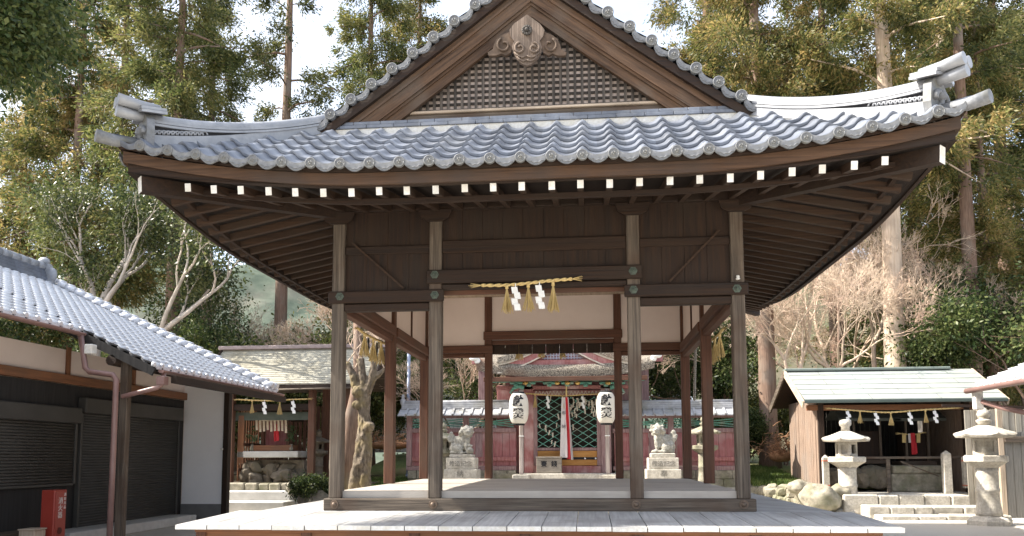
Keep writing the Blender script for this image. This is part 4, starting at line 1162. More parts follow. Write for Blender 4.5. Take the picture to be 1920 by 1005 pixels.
# roof
def pantile_roof(name, y0, y1, xe, xr, ze, sl, pitch, row, mt, par, sgn=1, amp=.05, caps=True):
    "tile slope whose eave runs along y at x=xe and which rises towards x=xr"
    m = MB(); n = int(abs(xr-xe)/row); ks = 7; nk = int((y1-y0)/pitch)
    ys = [y0+(i/ks)*pitch for i in range(nk*ks+1)]
    def wv(t):
        t -= math.floor(t); t = t if t < .5 else t-1; a = abs(t)
        return amp*math.cos(a/.2*PI/2) if a < .2 else -amp*.35*math.sin((a-.2)/.6*PI)
    dx = 1 if xr > xe else -1
    for r_ in range(n):
        rows = []
        for (d, o) in ((r_*row+.02, -.02), (r_*row, .036), ((r_+1)*row+.01, .0)):
            rows.append([(xe+dx*d, y, ze+sl*d+o+wv((y-y0)/pitch)) for y in ys])
        if dx*1 > 0: rows = rows[::-1]
        m.grid(rows, True)
        nf_ = len(ys)-1
        tot = 2*nf_
        for q in range(nf_):
            if dx > 0: m.sm[len(m.sm)-nf_+q] = False
            else: m.sm[len(m.sm)-tot+q] = False
    o = m.build(name, mt, par)
    if caps:
        for k in range(nk+1):
            c = MB(); y = y0+k*pitch; c.tube([(xe-dx*.02, y, ze+.028), (xe+dx*.03, y, ze+.04)], amp*1.15, 10)
            c.bbox(min(xe-dx*.012, xe+dx*.02), max(xe-dx*.012, xe+dx*.02), y+pitch*.15, min(y1, y+pitch*.9), ze-.045, ze+.012, .005) if k < nk else None
            c.build('eave_tile', mt, o)
    return o
SLP = .475
zext = 3.26; xext = -7.15; xm = -8.6; zm_ = zext+SLP*(xext-xm); xr_ = -13.3; zr_ = zext+SLP*(xext-xr_)
pantile_roof('tile_slope', 2.75, 8.55, xext, xr_, zext, SLP, .29, .235, KTILE, lb, amp=.036)
pantile_roof('tile_slope', -6.0, 2.78, xm, xr_, zm_, SLP, .292, .235, KTILE, lb, amp=.036)
# back slope, ridge
m = MB(); m.add([(xr_, -6, zr_), (xr_, 8.55, zr_), (xr_-5.2, 8.55, zr_-5.2*SLP), (xr_-5.2, -6, zr_-5.2*SLP)], [(0, 1, 2, 3)]); m.build('back_slope', KTILE, lb)
m = MB()
for j in range(4): m.bbox(xr_-.16+.025*j, xr_+.16-.025*j, -6, 8.0, zr_-.02+j*.085, zr_+.06+j*.085, .01)
r_ = m.build('ridge', TILE, lb)
m = MB()
for k in range(44):
    y = -6+k*.32; m.tube([(xr_, y+.005, zr_+.36), (xr_, y+.31, zr_+.36)], [.12, .11], 12)
m.build('ridge_cap', TILEL, r_)
m = MB(); m.prism([(xr_-.28, 8.0, zr_-.1), (xr_+.28, 8.0, zr_-.1), (xr_+.2, 8.0, zr_+.4), (xr_, 8.0, zr_+.55), (xr_-.2, 8.0, zr_+.4)], (0, .12, 0)); m.ell((xr_+.2, 8.06, zr_+.15), (.18, .07, .2), 10); m.ell((xr_, 8.05, zr_+.5), (.16, .12, .12), 10); m.build('ridge_end_tile', TILEL, r_)
# verge tiles down the far edge
m = MB(); nV = 24
for k in range(nV):
    a = k/nV; b = (k+1)/nV; x0_ = xr_+(xext-xr_)*a; x1_ = xr_+(xext-xr_)*b
    za = zr_+(zext-zr_)*a+.09; zb_ = zr_+(zext-zr_)*b+.09
    m.tube([(x0_+.02, 8.5, za), (x1_+.03, 8.5, zb_+.03)], [.075, .088], 10)
    m.tube([(x0_+.02, 8.22, za), (x1_+.03, 8.22, zb_+.03)], [.07, .08], 10)
m.build('verge_tiles', KTILE, lb)
# soffit, verge board, gutters
m = MB()
m.add([(xext+.02, 2.8, zext-.09), (xext+.02, 8.5, zext-.09), (xr_, 8.5, zr_-.12), (xr_, 2.8, zr_-.12)], [(0, 1, 2, 3)])
m.add([(xm+.02, -6, zm_-.09), (xm+.02, 2.8, zm_-.09), (xr_, 2.8, zr_-.12), (xr_, -6, zr_-.12)], [(0, 1, 2, 3)]); m.build('soffit', WD['x'], lb)
MB().bar((xext, 2.76, zext-.10), (xm-.6, 2.76, zext-.10+SLP*(xext-xm+.6)), .04, .16).build('verge_board', BLACKB, lb)
MB().bar((xext, 8.56, zext-.10), (xr_, 8.56, zr_-.10), .04, .16).build('verge_board', WD['x'], lb)
MB().bar((xext+.25, 3.0, zext-.22), (xext+.25, 8.4, zext-.22), .10, .14).build('eave_purlin', WD['y'], lb)
MB().tube([(-7.98, 2.74, zext+SLP*.83-.27), (-7.98, 8.4, zext+SLP*.83-.27)], .10, 12).build('log_beam', WD['y'], lb)
MB().bbox(XW, -9.2, .62, .86, zm_-.55, zm_-.32, .02).build('beam_end', WD['x'], lb)
def gutter(x, y0, y1, z):
    m = MB(); rows = []
    for y in (y0, y1):
        rows.append([(x+.065*math.cos(t), y, z+.065*math.sin(t)) for t in [PI+PI*k/10 for k in range(11)]]+[(x+.058*math.cos(t), y, z+.058*math.sin(t)) for t in [2*PI-PI*k/10 for k in range(11)]])
    m.grid(rows, True)
    for y in (y0, y1): m.add([(x+.06*math.cos(t), y, z+.06*math.sin(t)) for t in [PI+PI*k/10 for k in range(11)]], [tuple(range(11))])
    return m.build('gutter', COPPER, lb)
gutter(xm+.09, -6, 2.7, zm_-.06); gutter(xext+.09, 2.85, 8.7, zext-.06)
def px3(px, py, y): return atY(px, py, y)
yq = 2.55
m = MB(); m.tube([(xm+.09, 2.62, zm_-.10), px3(160, 690, yq), px3(168, 697, yq), px3(212, 703, yq), px3(218, 712, yq), px3(216, 760, yq), px3(211, 880, yq), px3(205, 1012, yq)], .052, 10)
m.build('downpipe', COPPER, lb)
m = MB(); q = px3(302, 722, 2.85); m.tube([(xext+.09, 2.95, zext-.1), q, q+Vector((-.05, -.03, -.05)), px3(228, 744, 2.62)], .045, 10); m.bbox(q.x-.07, q.x+.09, q.y-.06, q.y+.1, q.z, q.z+.16, .01); m.build('downpipe_branch', COPPER, lb)
m = MB(); q = px3(170, 650, 2.62); m.bbox(q.x-.08, q.x+.08, 2.54, 2.7, q.z-.14, q.z+.04, .015); m.build('rainwater_head', WHITE, lb)
pb = px3(224, 1008, 3.0); MB().bbox(pb.x-.075, pb.x+.075, 2.93, 3.08, 0, 3.5, .012).build('porch_post', WG['z'], lb)
MB().bbox(pb.x-.14, pb.x+.14, 2.86, 3.15, -.02, .12, .02).build('post_stone', STONE, lb)
# --- red fire box and a small wooden box
FRED = M('red_enamel', (.28, .035, .022), (.34, .05, .035), 3, rough=.35, spec=.5)
Y = 2.3; a = atY(78, 919, Y); b = atY(103, 920, Y); c_ = atX(126, 920, b.x)
fx = thing('fire_box', 'red metal fire extinguisher cabinet standing before the shutters', 'fire box', (a.x+.17, Y+.2, 0))
D = max(.2, c_.y-Y); 
MB().bbox(a.x, b.x, Y, Y+D, .02, a.z, .012).build('cabinet', FRED, fx)
MB().bbox(b.x, b.x+.012, Y+.03, Y+D-.03, .06, a.z-.04, .004).build('door', FRED, fx)
for i, ch in enumerate('消火器'):
    text_part('lettering', ch, .125, (b.x+.0135, Y+D*.45, a.z-.20-.125*i), (0, 1, 0), (0, 0, 1), WHITE, fx, .002)
for i, ch in enumerate('消防用品'):
    text_part('lettering', ch, .06, (b.x+.0135, Y+D*.80, a.z-.09-.075*i), (0, 1, 0), (0, 0, 1), WHITE, fx, .002)
MB().disc((b.x+.012, Y+D*.45, a.z-.72), (1, 0, 0), .06, .01, 18).build('handle_recess', M('dark_red', (.10, .02, .015), rough=.5), fx)
a = atY(35, 995, 1.9)
bx = thing('wooden_box', 'small pale wooden box at the bottom left, beside the red fire cabinet', 'box', (a.x+.14, 2.05, 0))
MB().bbox(a.x, a.x+.28, 1.9, 2.2, 0, a.z, .01).build('body', WL['z'], bx)
MB().bbox(a.x-.015, a.x+.295, 1.885, 2.215, a.z+.001, a.z+.025, .006).build('lid', WL['x'], bx)

# ================================================================== SMALL SHRINE ON THE LEFT
mb = MB(); mb.box(-12, -5.9, 12.6, 16.2, -.2, .80); mb.build('shrine_terrace', SOIL, kind='structure')
st = thing('terrace_steps', 'pale concrete steps leading up to the small shrine at the left', 'steps', (-9, 11.6, 0))
MB().bbox(-10.6, -7.9, 11.55, 12.3, -.1, .60, .02).build('upper_step', CONC, st)
MB().bbox(-10.6, -7.75, 10.7, 11.548, -.1, .34, .02).build('lower_step', CONC, st)
m = MB(); rr = random.Random(8)
x = -11
while x < -7.7:
    w = rr.uniform(.3, .55); m.bbox(x+.01, x+w-.01, 12.3+rr.uniform(-.02, .03), 12.62, .45, .80+rr.uniform(0, .04), .04); x += w
m.build('stone_kerb', STONEG, st)
ls = thing('small_shrine', 'small open shrine shed with weathered shingle roof behind the left building', 'shrine', (-8.9, 14, .8))
ze = atY(500, 721, 12.6).z; zr2 = atY(500, 655, 14.2).z; x0 = atY(385, 700, 13.0).x; x1 = atY(700, 700, 13.0).x+.1
SHING = M('shingle', (.26, .245, .195), (.42, .40, .33), 7, (.5, 3, 3), .9, .3, (.27, .245, .18), .9)
m = MB(); n = 20
for k in range(n):
    a = k/n; b = (k+1)/n+.01; ya = 12.6+1.6*a; yb = 12.6+1.6*b; za = ze+(zr2-ze)*a; zb_ = ze+(zr2-ze)*b
    for j in range(12):
        xa_ = x0+(x1-x0)*j/12; xb_ = x0+(x1-x0)*(j+1)/12; d = rr.uniform(-.006, .006); yj = rr.uniform(-.008, .008)
        m.add([(xa_, ya+yj, za+.035+d), (xb_, ya+yj, za+.035+d), (xb_, yb, zb_+.008), (xa_, yb, zb_+.008), (xa_, ya+yj, za-.004), (xb_, ya+yj, za-.004)], [(0, 1, 2, 3), (4, 5, 1, 0)])
rf = m.build('shingle_roof', SHING, ls)
m = MB(); m.add([(x0, 14.2, zr2), (x1, 14.2, zr2), (x1, 15.8, ze), (x0, 15.8, ze)], [(0, 1, 2, 3)]); m.add([(x0, 12.62, ze-.05), (x1, 12.62, ze-.05), (x1, 14.2, zr2-.06), (x0, 14.2, zr2-.06)], [(3, 2, 1, 0)])
m.build('roof_back', WG['x'], rf)
MB().bbox(x0-.1, x1+.1, 14.02, 14.4, zr2-.02, zr2+.11, .02).build('ridge_board', M('mauve_metal', (.24, .19, .18), (.34, .27, .26), 4, rough=.6), rf)
MB().bbox(x0, x1, 12.6, 12.66, ze-.12, ze-.008).build('eave_board', WD['x'], rf)
MB().tube([(x0+2.2, 12.55, ze-.17), (x1-.1, 12.55, ze-.13)], .03, 8).build('gutter_pipe', WG['x'], rf)
for x in (x1, x0): MB().bar((x, 12.55, ze-.06), (x, 14.2, zr2-.02), .05, .18).build('barge_board', WD['y'], rf)
for px, Y in ((585, 13.0), (611, 14.6), (433, 13.0), (652, 13.0)):
    c = atY(px, 800, Y); MB().bbox(c.x-.10, c.x+.10, Y-.1, Y+.1, .8, ze+.15, .012).build('post', WR['z'], ls)
pA = atY(433, 800, 13.0).x; pB = atY(585, 800, 13.0).x
MB().bbox(pA, pB, 12.95, 13.08, 3.05, 3.25).build('tie_beam', WD['x'], ls)
MB().box(pA, pB, 13.12, 13.16, 2.75, 3.0).build('dark_panel', M('green_panel', (.05, .065, .05), (.09, .10, .08), 5, rough=.8), ls)
# slatted side and back walls
m = MB(); x = pA+.16
for k in range(9): m.box(x-.02, x+.02, 13.2+k*.19, 13.27+k*.19, .85, 3.2)
m.build('side_slats', WO['z'], ls)
for z in (1.2, 2.0, 2.9): MB().bbox(x+.021, x+.06, 13.15, 15.0, z-.05, z+.05).build('slat_rail', WR['y'], ls)
m = MB()
for k in range(19): m.box(pA+.2+k*.155, pA+.2+k*.155+.115, 15.0, 15.03, .85, 3.3)
m.build('back_slats', WR['z'], ls)
m = MB()
for k in range(5): m.box(pA+.2+k*.035, pA+.225+k*.035, 13.1, 13.13, 1.4, 2.9)
m.build('front_grille', WO['z'], ls)
# stone mound, white slab, inner altar
XS0 = atY(458, 860, 13.6).x; XS1 = atY(578, 860, 13.6).x
m = MB()
for k in range(46):
    a = rr.random(); c = (XS0+.15+(XS1-XS0-.3)*rr.random(), 13.25+rr.uniform(0, 1.0), .85+rr.uniform(0, .45))
    rock_mb(m, c, (rr.uniform(.2, .36), rr.uniform(.15, .25), rr.uniform(.14, .3)), k, rr.uniform(-.7, .2))
m.box(XS0+.1, XS1-.1, 13.5, 14.6, .8, 1.5); m.build('stone_mound', STONED, ls)
zs = atY(510, 858, 13.2).z; MB().bbox(XS0-.02, XS1-.15, 13.1, 14.5, zs, atY(510, 846, 13.2).z, .02).build('white_slab', CONC, ls)
zt2 = atY(510, 845, 13.2).z
al = thing('altar_cabinet', 'small dark red altar cabinet on the white slab inside the left shrine', 'altar', ((XS0+XS1)/2-.1, 13.9, zt2))
cxx = al.location.x
for sx in (-.42, .42): MB().bbox(cxx+sx-.05, cxx+sx+.05, 13.7, 13.8, zt2, zt2+1.0).build('post', WR['z'], al)
MB().bbox(cxx-.62, cxx+.62, 13.5, 14.1, zt2, zt2+.18).build('base', WO['x'], al)
MB().box(cxx-.4, cxx+.4, 13.95, 14.0, zt2+.18, zt2+1.0).build('doors', REDP, al)
m = MB(); m.add([(cxx-.75, 13.45, zt2+.95), (cxx+.75, 13.45, zt2+.95), (cxx+.7, 13.9, zt2+1.3), (cxx-.7, 13.9, zt2+1.3), (cxx+.75, 14.3, zt2+.95), (cxx-.75, 14.3, zt2+.95)], [(0, 1, 2, 3), (3, 2, 4, 5)]); m.build('roof', WD['x'], al)
m = MB(); m.bar((cxx, 13.66, zt2+.9), (cxx+.02, 13.66, zt2+.3), .05, .03, (0, 1, 0)); m.bar((cxx+.09, 13.64, zt2+.85), (cxx+.12, 13.64, zt2+.32), .10, .03, (0, 1, 0)); m.build('red_streamers', CLR, al)
m = MB(); rope_mb(m, [(cxx-.6, 13.42, zt2+1.02), (cxx, 13.42, zt2+.95), (cxx+.6, 13.42, zt2+1.02)], .02)
for k in range(9):
    x = cxx-.5+k*.12; m.bar((x, 13.42, zt2+.97), (x+.02, 13.42, zt2+.55+rr.random()*.15), .07, .03, (0, 1, 0))
m.build('paper_rope', M('aged_paper2', (.40, .33, .24), (.58, .50, .40), 8, rough=.9), al)
hanging_rope('straw rope with two tassels and two papers at the front of the small left shrine', atY(447, 749, 12.8), atY(512, 751, 12.8), atY(576, 748, 12.8), .022, [.20, .60], [.38, .80], .42, .17, .42, .10)
for sx in (-.85, .75):
    v = thing('evergreen_vase', 'dark vase of evergreen sprigs %s the altar cabinet in the left shrine' % ('left of' if sx < 0 else 'right of'), 'vase', (cxx+sx*.8, 13.55, zt2))
    MB().lathe((cxx+sx*.8, 13.55, zt2), [(.05, 0), (.07, .06), (.04, .16), (.05, .2)], 12).build('vase', STONEG, v)
    m = MB()
    for k in range(60):
        p = Vector((cxx+sx*.8+rr.gauss(0, .1), 13.55+rr.gauss(0, .08), zt2+.3+rr.uniform(0, .5))); d = Vector((rr.gauss(0, 1), rr.gauss(0, 1), rr.gauss(0, 1))).normalized()*.06; e = d.orthogonal().normalized()*.02
        m.add([p-d, p+e, p+d, p-e], [(0, 1, 2, 3)])
    m.build('sprigs', M('sprig_green', (.03, .06, .02), (.07, .12, .04), 9, rough=.5), v)
p = atY(597, 880, 14.0); stone_lantern('small grey stone lantern between the posts right of the small left shrine', (p.x, 14.0, .8), .62, STONED, True, .1)

# ================================================================== RIGHT SHED
BRD = M('split_board', (.13, .085, .06), (.34, .25, .19), 10, (6, 6, .25), .85, .5, (.22, .18, .15), 1.2)
MRF = M('green_metal_roof', (.235, .255, .235), (.32, .335, .305), 2.5, (1, 1, 1), .55, .08, (.27, .31, .31), .6, spec=.5)
zfl = .56
mb = MB(); mb.box(6.9, 13.5, 11.75, 17.5, -.2, zfl); mb.build('shed_terrace', GRAV, kind='structure')
rs = thing('shrine_shed', 'open timber shed with pale green metal roof housing small shrines at the right', 'shed', (9.4, 13.3, zfl))
yE, yR = 11.4, 13.35
xl_ = atY(1508, 752, yE).x; xr2 = atY(1888, 744, yE).x; zE = atY(1700, 748, yE).z; zR = atY(1640, 694, yR).z
m = MB(); n = 6
for k in range(n):
    a = k/n; b = (k+1)/n
    ya, yb = yE+(yR-yE)*a, yE+(yR-yE)*b; za, zb_ = zE+(zR-zE)*a, zE+(zR-zE)*b
    off = (k % 2)*.9; xs = [xl_]+[xl_+off+j*1.8 for j in range(4) if xl_+off+j*1.8 > xl_+.1 and xl_+off+j*1.8 < xr2-.1]+[xr2]
    for p, q in zip(xs[:-1], xs[1:]):
        m.add([(p+.004, ya-.01, za+.016), (q-.004, ya-.01, za+.016), (q-.004, yb, zb_+.004), (p+.004, yb, zb_+.004), (p+.004, ya-.01, za), (q-.004, ya-.01, za)], [(0, 1, 2, 3), (4, 5, 1, 0)])
rf = m.build('metal_roof', MRF, rs)
m = MB(); m.add([(xl_, yR, zR), (xr2, yR, zR), (xr2, 15.4, zE+.05), (xl_, 15.4, zE+.05)], [(0, 1, 2, 3)]); m.build('rear_slope', MRF, rf)
m = MB(); m.add([(xl_, yE+.05, zE-.05), (xr2, yE+.05, zE-.05), (xr2, yR, zR-.06), (xl_, yR, zR-.06)], [(3, 2, 1, 0)]); m.add([(xl_, 15.4, zE-.01), (xr2, 15.4, zE-.01), (xr2, yR, zR-.06), (xl_, yR, zR-.06)], [(0, 1, 2, 3)]); m.build('roof_boards', WD['y'], rf)
MB().bbox(xl_-.05, xr2-.6, yR-.14, yR+.14, zR-.01, zR+.07, .02).build('ridge_cap', M('green_ridge', (.14, .17, .15), (.20, .23, .21), 4, rough=.5), rf)
MB().bbox(xl_-.02, xr2+.02, yE-.04, yE+.02, zE-.09, zE-.005, .01).build('eave_trim', M('dark_green_trim', (.05, .07, .06), (.08, .10, .09), 4, rough=.5), rf)
for (y0, z0) in ((yE-.02, zE-.07), (15.4, zE)):
    MB().bar((xl_-.03, y0, z0-.06), (xl_-.03, yR, zR-.06), .05, .20).build('barge_board', WL['y'] if y0 < 12 else WG['y'], rf)
MB().bar((xr2+.03, yE, zE-.1), (xr2+.03, yR, zR-.06), .05, .16).build('barge_board', WL['y'], rf)
# walls
yF = 12.0; xc = atY(1536, 840, yF).x; xd = atY(1628+190, 840, yF).x
m = MB(); n = 19
for k in range(n):
    y0 = yF+k*(3.1/n); m.bbox(xc-.04+rr.uniform(-.012, .012), xc, y0+.002, y0+3.1/n-.002, zfl, zE+.1+.0, .008)
m.build('side_boards', BRD, rs)
m = MB()
for k in range(26): m.box(xc+.1+k*(xd-xc-.2)/26, xc+.1+(k+.93)*(xd-xc-.2)/26, 15.1, 15.13, zfl+.3, zE+.4)
m.build('back_boards', BLACKB, rs)
m = MB()
for k in range(16): m.bbox(xd, xd+.04, yF+k*.19, yF+k*.19+.18, zfl, zE+.1, .006)
m.build('side_boards', BRD, rs)
for x in (xc+.06, xd-.06): MB().bbox(x-.08, x+.08, yF-.08, yF+.08, zfl, zE+.2, .012).build('post', WD['z'], rs)
MB().bbox(xc-.3, xd+.3, yF-.07, yF+.07, zE-.26, zE-.11).build('front_beam', WO['x'], rs)
m = MB(); z = atY(1640, 858, 11.95).z; m.bbox(xc+.15, xd-.15, 11.92, 11.98, z-.035, z+.03)
pz = atY(1666, 890, 11.95); m.bbox(pz.x-.05, pz.x+.05, 11.925, 11.975, zfl, z-.036); m.build('front_rail', WG['x'], rs)
MB().bar(atY(1688, 865, 11.95), atY(1760, 893, 11.95), .03, .04, (0, 1, 0)).build('rail_brace', WG['x'], rs)
# stones under the shrines inside
m = MB()
xs0 = atY(1672, 890, 12.4).x; xs1 = atY(1768, 890, 12.4).x; zt3 = atY(1700, 873, 12.4).z
m.bbox(xs0, xs1, 12.4, 14.6, zfl, zt3-.23, .03).bbox(xs0+.05, xs1+.02, 12.38, 14.6, zt3-.225, zt3, .03); m.build('stone_base', STONEG, rs)
m = MB()
for (px, py, a, b) in ((1643, 895, .28, .36), (1615, 900, .2, .25), (1655, 905, .18, .2), (1630, 885, .2, .2), (1598, 895, .2, .3), (1560, 895, .22, .3)):
    c = atY(px, py, 12.6); rock_mb(m, (c.x, 12.6, c.z), (a*1.15, .25, b), px, rr.uniform(-.3, .3))
m.build('boulders', STONED, rs)
def mini(px, w, label, red):
    c = atY(px, 850, 13.2); zz = zt3 if px > 1665 else atY(1620, 870, 12.6).z
    t = thing('miniature_shrine', label, 'miniature shrine', (c.x, 13.3, zz))
    x = c.x
    MB().bbox(x-w*.5, x+w*.5, 12.9, 13.7, zz, zz+.12).build('base', WG['x'], t)
    MB().bbox(x-w*.35, x+w*.35, 13.15, 13.6, zz+.12, zz+.95).build('cabinet', WD['z'], t)
    zr3 = atY(px, 778, 12.8).z
    for sx in (-.32, .32): MB().bbox(x+sx*w-.03, x+sx*w+.03, 12.95, 13.0, zz+.12, zr3-.1).build('post', WG['z'], t)
    m = MB(); m.add([(x-w*.75, 12.7, zr3-.10), (x+w*.75, 12.7, zr3-.10), (x+w*.7, 13.4, zr3+.32), (x-w*.7, 13.4, zr3+.32), (x-w*.75, 12.7, zr3-.18), (x+w*.75, 12.7, zr3-.18), (x+w*.75, 14.0, zr3-.1), (x-w*.75, 14.0, zr3-.1)], [(0, 1, 2, 3), (4, 5, 1, 0), (3, 2, 6, 7)])
    m.build('roof', M('slate_grey', (.06, .068, .06), (.12, .13, .115), 5, rough=.8), t)
    if red:
        m = MB(); m.bar(atY(1711, 812, 12.85), atY(1714, 852, 12.85), .12, .03, (0, 1, 0)); m.bar(atY(1716, 830, 12.83), atY(1718, 850, 12.83), .06, .03, (0, 1, 0)); m.build('red_cloth', CLR, t)
        m = MB(); m.bar(atY(1705, 813, 12.86), atY(1706, 830, 12.86), .07, .02, (0, 1, 0)); m.build('white_cloth', CLW, t)
        m = MB(); rope_mb(m, [atY(1690, 813, 12.88), atY(1711, 815, 12.88), atY(1727, 812, 12.88)], .018)
        for k in (1695, 1722): m.bar(atY(k, 814, 12.87), atY(k, 830, 12.87), .1, .02, (0, 1, 0))
        m.build('rope_fringe', STRAW, t)
    else:
        c2 = atY(1553, 816, 12.8); 
mini(1715, .95, 'miniature shrine with a red cloth and straw fringe inside the right shed', True)
mini(1622, 1.15, 'wide miniature shrine without cloth inside the right shed, behind the stone lantern', False)
hanging_rope('long straw rope with four papers and three tassels across the front of the right shed', atY(1560, 766, 11.55), atY(1665, 773, 11.55), atY(1790, 765, 11.55), .022, [.25, .52, .78], [.14, .39, .66, .85], .36, .15, .36, .085)
# stone posts before the shed
def stone_post(label, px, ptop, pbot, w, band, Y, tilt=0.):
    a = atY(px, ptop, Y); b = atY(px, pbot, Y); t = thing('stone_post', label, 'stone post', (a.x, Y, b.z))
    m = MB(); m.lathe((a.x, Y, b.z), [(w*.72, 0), (w*.70, a.z-b.z-.10), (w*.66, a.z-b.z-.08), (w*.12, a.z-b.z)], 4, False, PI/4); m.build('shaft', STONE, t)
    for pb_ in band:
        z = atY(px, pb_, Y).z; m = MB(); m.lathe((a.x, Y, z-.015), [(w*.735, 0), (w*.735, .03)], 4, False, PI/4); m.build('red_band', M('red_rope', (.55, .12, .07), (.65, .18, .1), 20, rough=.8), t)
stone_post('pale stone post with red bands at the left front corner of the right shed', 1547, 853, 916, .155, (864, 910), 11.7)
stone_post('tall plain stone post standing before the right shed, right of the stone base', 1773, 845, 925, .19, (), 11.6)
stone_post('short stone post with red bands half hidden by the far right stone lantern', 1811, 852, 915, .18, (864, 910), 11.65)
# steps
st = thing('stone_steps', 'low sunlit stone steps in front of the right shed', 'steps', (9.2, 10.4, 0))
sx0 = atY(1625, 940, 10.8).x; sx1 = atY(1825, 940, 10.8).x
def srow(y0, y1, z0, z1, xa_, xb_, name):
    m = MB(); x = xa_
    while x < xb_:
        w = rr.uniform(.45, .95); m.bbox(x+.008, min(x+w, xb_)-.008, y0+rr.uniform(-.03, .03), y1, z0, z1+rr.uniform(-.012, .012), .03); x += w
    m.build(name, STONE, st)
srow(10.75, 11.76, -.05, zfl-.0, sx0-.6, sx1-.1, 'upper_step'); srow(10.1, 10.74, -.05, .30, sx0-.2, sx1+.1, 'middle_step'); srow(9.5, 10.09, -.05, .12, sx0-.1, sx1+.3, 'lower_step')
# retaining wall and boulders left of the shed
wl = thing('retaining_wall', 'low wall of rough stones between the deck and the right shed', 'stone wall', (6.3, 11.5, 0))
m = MB(); WP = [(5.3, 14.2), (5.95, 13.0), (6.45, 12.0), (7.3, 11.1)]
for k in range(84):
    t_ = rr.random()*2.999; i = int(t_); f = t_-i; x = WP[i][0]+(WP[i+1][0]-WP[i][0])*f+rr.uniform(-.08, .08); y = WP[i][1]+(WP[i+1][1]-WP[i][1])*f+rr.uniform(-.08, .08)
    rock_mb(m, (x, y, rr.choice((.1, .33, .55))+rr.uniform(-.05, .05)), (rr.uniform(.18, .30), rr.uniform(.16, .26), rr.uniform(.13, .2)), k+50, rr.uniform(-.3, .3))
m.build('stones', STONEG, wl)
mb = MB(); mb.prism([(5.35, 14.2, -.2), (6.0, 13.0, -.2), (6.5, 12.0, -.2), (6.9, 11.6, -.2), (6.9, 17.5, -.2), (5.35, 17.5, -.2)], (0, 0, .86)); mb.build('bank', SOIL, kind='structure')
def boulder(label, px, py, Y, r, sq=.8, mt=STONE, seed=1):
    c = atY(px, py, Y); m = MB(); bm = bmesh.new(); bmesh.ops.create_icosphere(bm, subdivisions=4, radius=1)
    for v in bm.verts:
        n = mnoise.noise(v.co*1.1+Vector((seed*3.1, 0, 0)))*.35+mnoise.noise(v.co*3+Vector((seed, 0, 0)))*.08
        v.co *= 1+n; v.co = Vector((v.co.x*r, v.co.y*r*.9, v.co.z*r*sq))
    bm.transform(Matrix.Translation((c.x, Y, c.z))); m.bm(bm, True); o = m.build('boulder', mt); tag(o, label, 'boulder'); return o
boulder('large rounded pale boulder at the foot of the right stone wall', 1540, 935, 10.7, .48, .8, STONEG, 2)
boulder('rough boulder beside the left stone lantern of the shed', 1575, 925, 11.1, .3, .8, STONEG, 5)
boulder('pale boulder at the top of the rough stone wall, below the shed corner', 1500, 915, 11.6, .33, .7, STONEG, 9)
# ================================================================== FAR RIGHT: EAVE, FENCE
rb = thing('eave_corner_building', 'tiled roof corner of a building cut by the right edge of the photo', 'building', (11.6, 2.5, 0))
RX = atY(1822, 722, 7.6); xe = RX.x; zt4 = RX.z
WT = M('sunlit_tile', (.36, .36, .37), (.48, .48, .49), 7, rough=.4, spec=.6)
pantile_roof('tile_slope', -2.0, 7.6, xe, xe+4.5, zt4-.03, .42, .26, .22, WT, rb, amp=.05)
m = MB(); m.add([(xe+.03, -2, zt4-.10), (xe+.03, 7.5, zt4-.10), (xe+4.5, 7.5, zt4+1.78), (xe+4.5, -2, zt4+1.78)], [(3, 2, 1, 0)]); m.build('soffit', WG['x'], rb)
MB().tube([(xe-.08, -2, zt4-.13), (xe-.08, 7.7, zt4-.13)], .06, 10).build('gutter', COPPER, rb)
c = atY(1833, 745, 7.5); MB().bbox(c.x-.09, c.x+.09, 7.42, 7.58, c.z-.28, c.z+.18, .02).build('rainwater_head', WHITE, rb)
MB().tube([atY(1838, 752, 7.5), atY(1880, 765, 6.9), atY(1935, 776, 6.3)], .055, 10).build('downpipe', COPPER, rb)
MB().box(xe+1.6, xe+4.4, -2, 7.0, 0, zt4+.7).build('wall', WG['z'], rb)
wf = thing('board_fence', 'tall fence of weathered vertical boards at the far right behind the stone lantern', 'fence', (12, 10.6, 0))
fx0 = atY(1812, 850, 11.2).x; fz = atY(1850, 768, 11.2).z
m = MB()
for k in range(11): m.bbox(fx0+k*.16+.004, fx0+k*.16+.152, 11.2+rr.uniform(-.01, .01), 11.23, 0, fz+rr.uniform(-.02, .02), .006)
m.build('boards', M('sun_board', (.26, .235, .19), (.46, .42, .35), 8, (5, 5, .3), .85, .3), wf)
fp = atY(1876, 850, 10.4)
for px, Y in ((1876, 10.4), (1842, 11.15)):
    c = atY(px, 850, Y); MB().bbox(c.x-.07, c.x+.07, Y-.07, Y+.02, 0, atY(px, 760, Y).z, .012).build('post', WL['z'], wf)
m = MB()
for k in range(8): m.bbox(fp.x+.1+k*.2, fp.x+.29+k*.2, 10.38, 10.41, 0, atY(1890, 810, 10.4).z, .006)
m.build('low_boards', M('grey_board', (.15, .14, .125), (.27, .26, .235), 8, (5, 5, .3), .85, .3), wf)
MB().bbox(fp.x+.08, fp.x+2, 10.30, 10.37, 1.9, 2.05).build('rail', WG['x'], wf)
c = atY(1880, 768, 10.4); MB().bar((fx0-.6, 11.1, fz+.12), (fx0+2.3, 11.1, fz+.02), .05, .07).build('top_rail', WD['x'], wf)
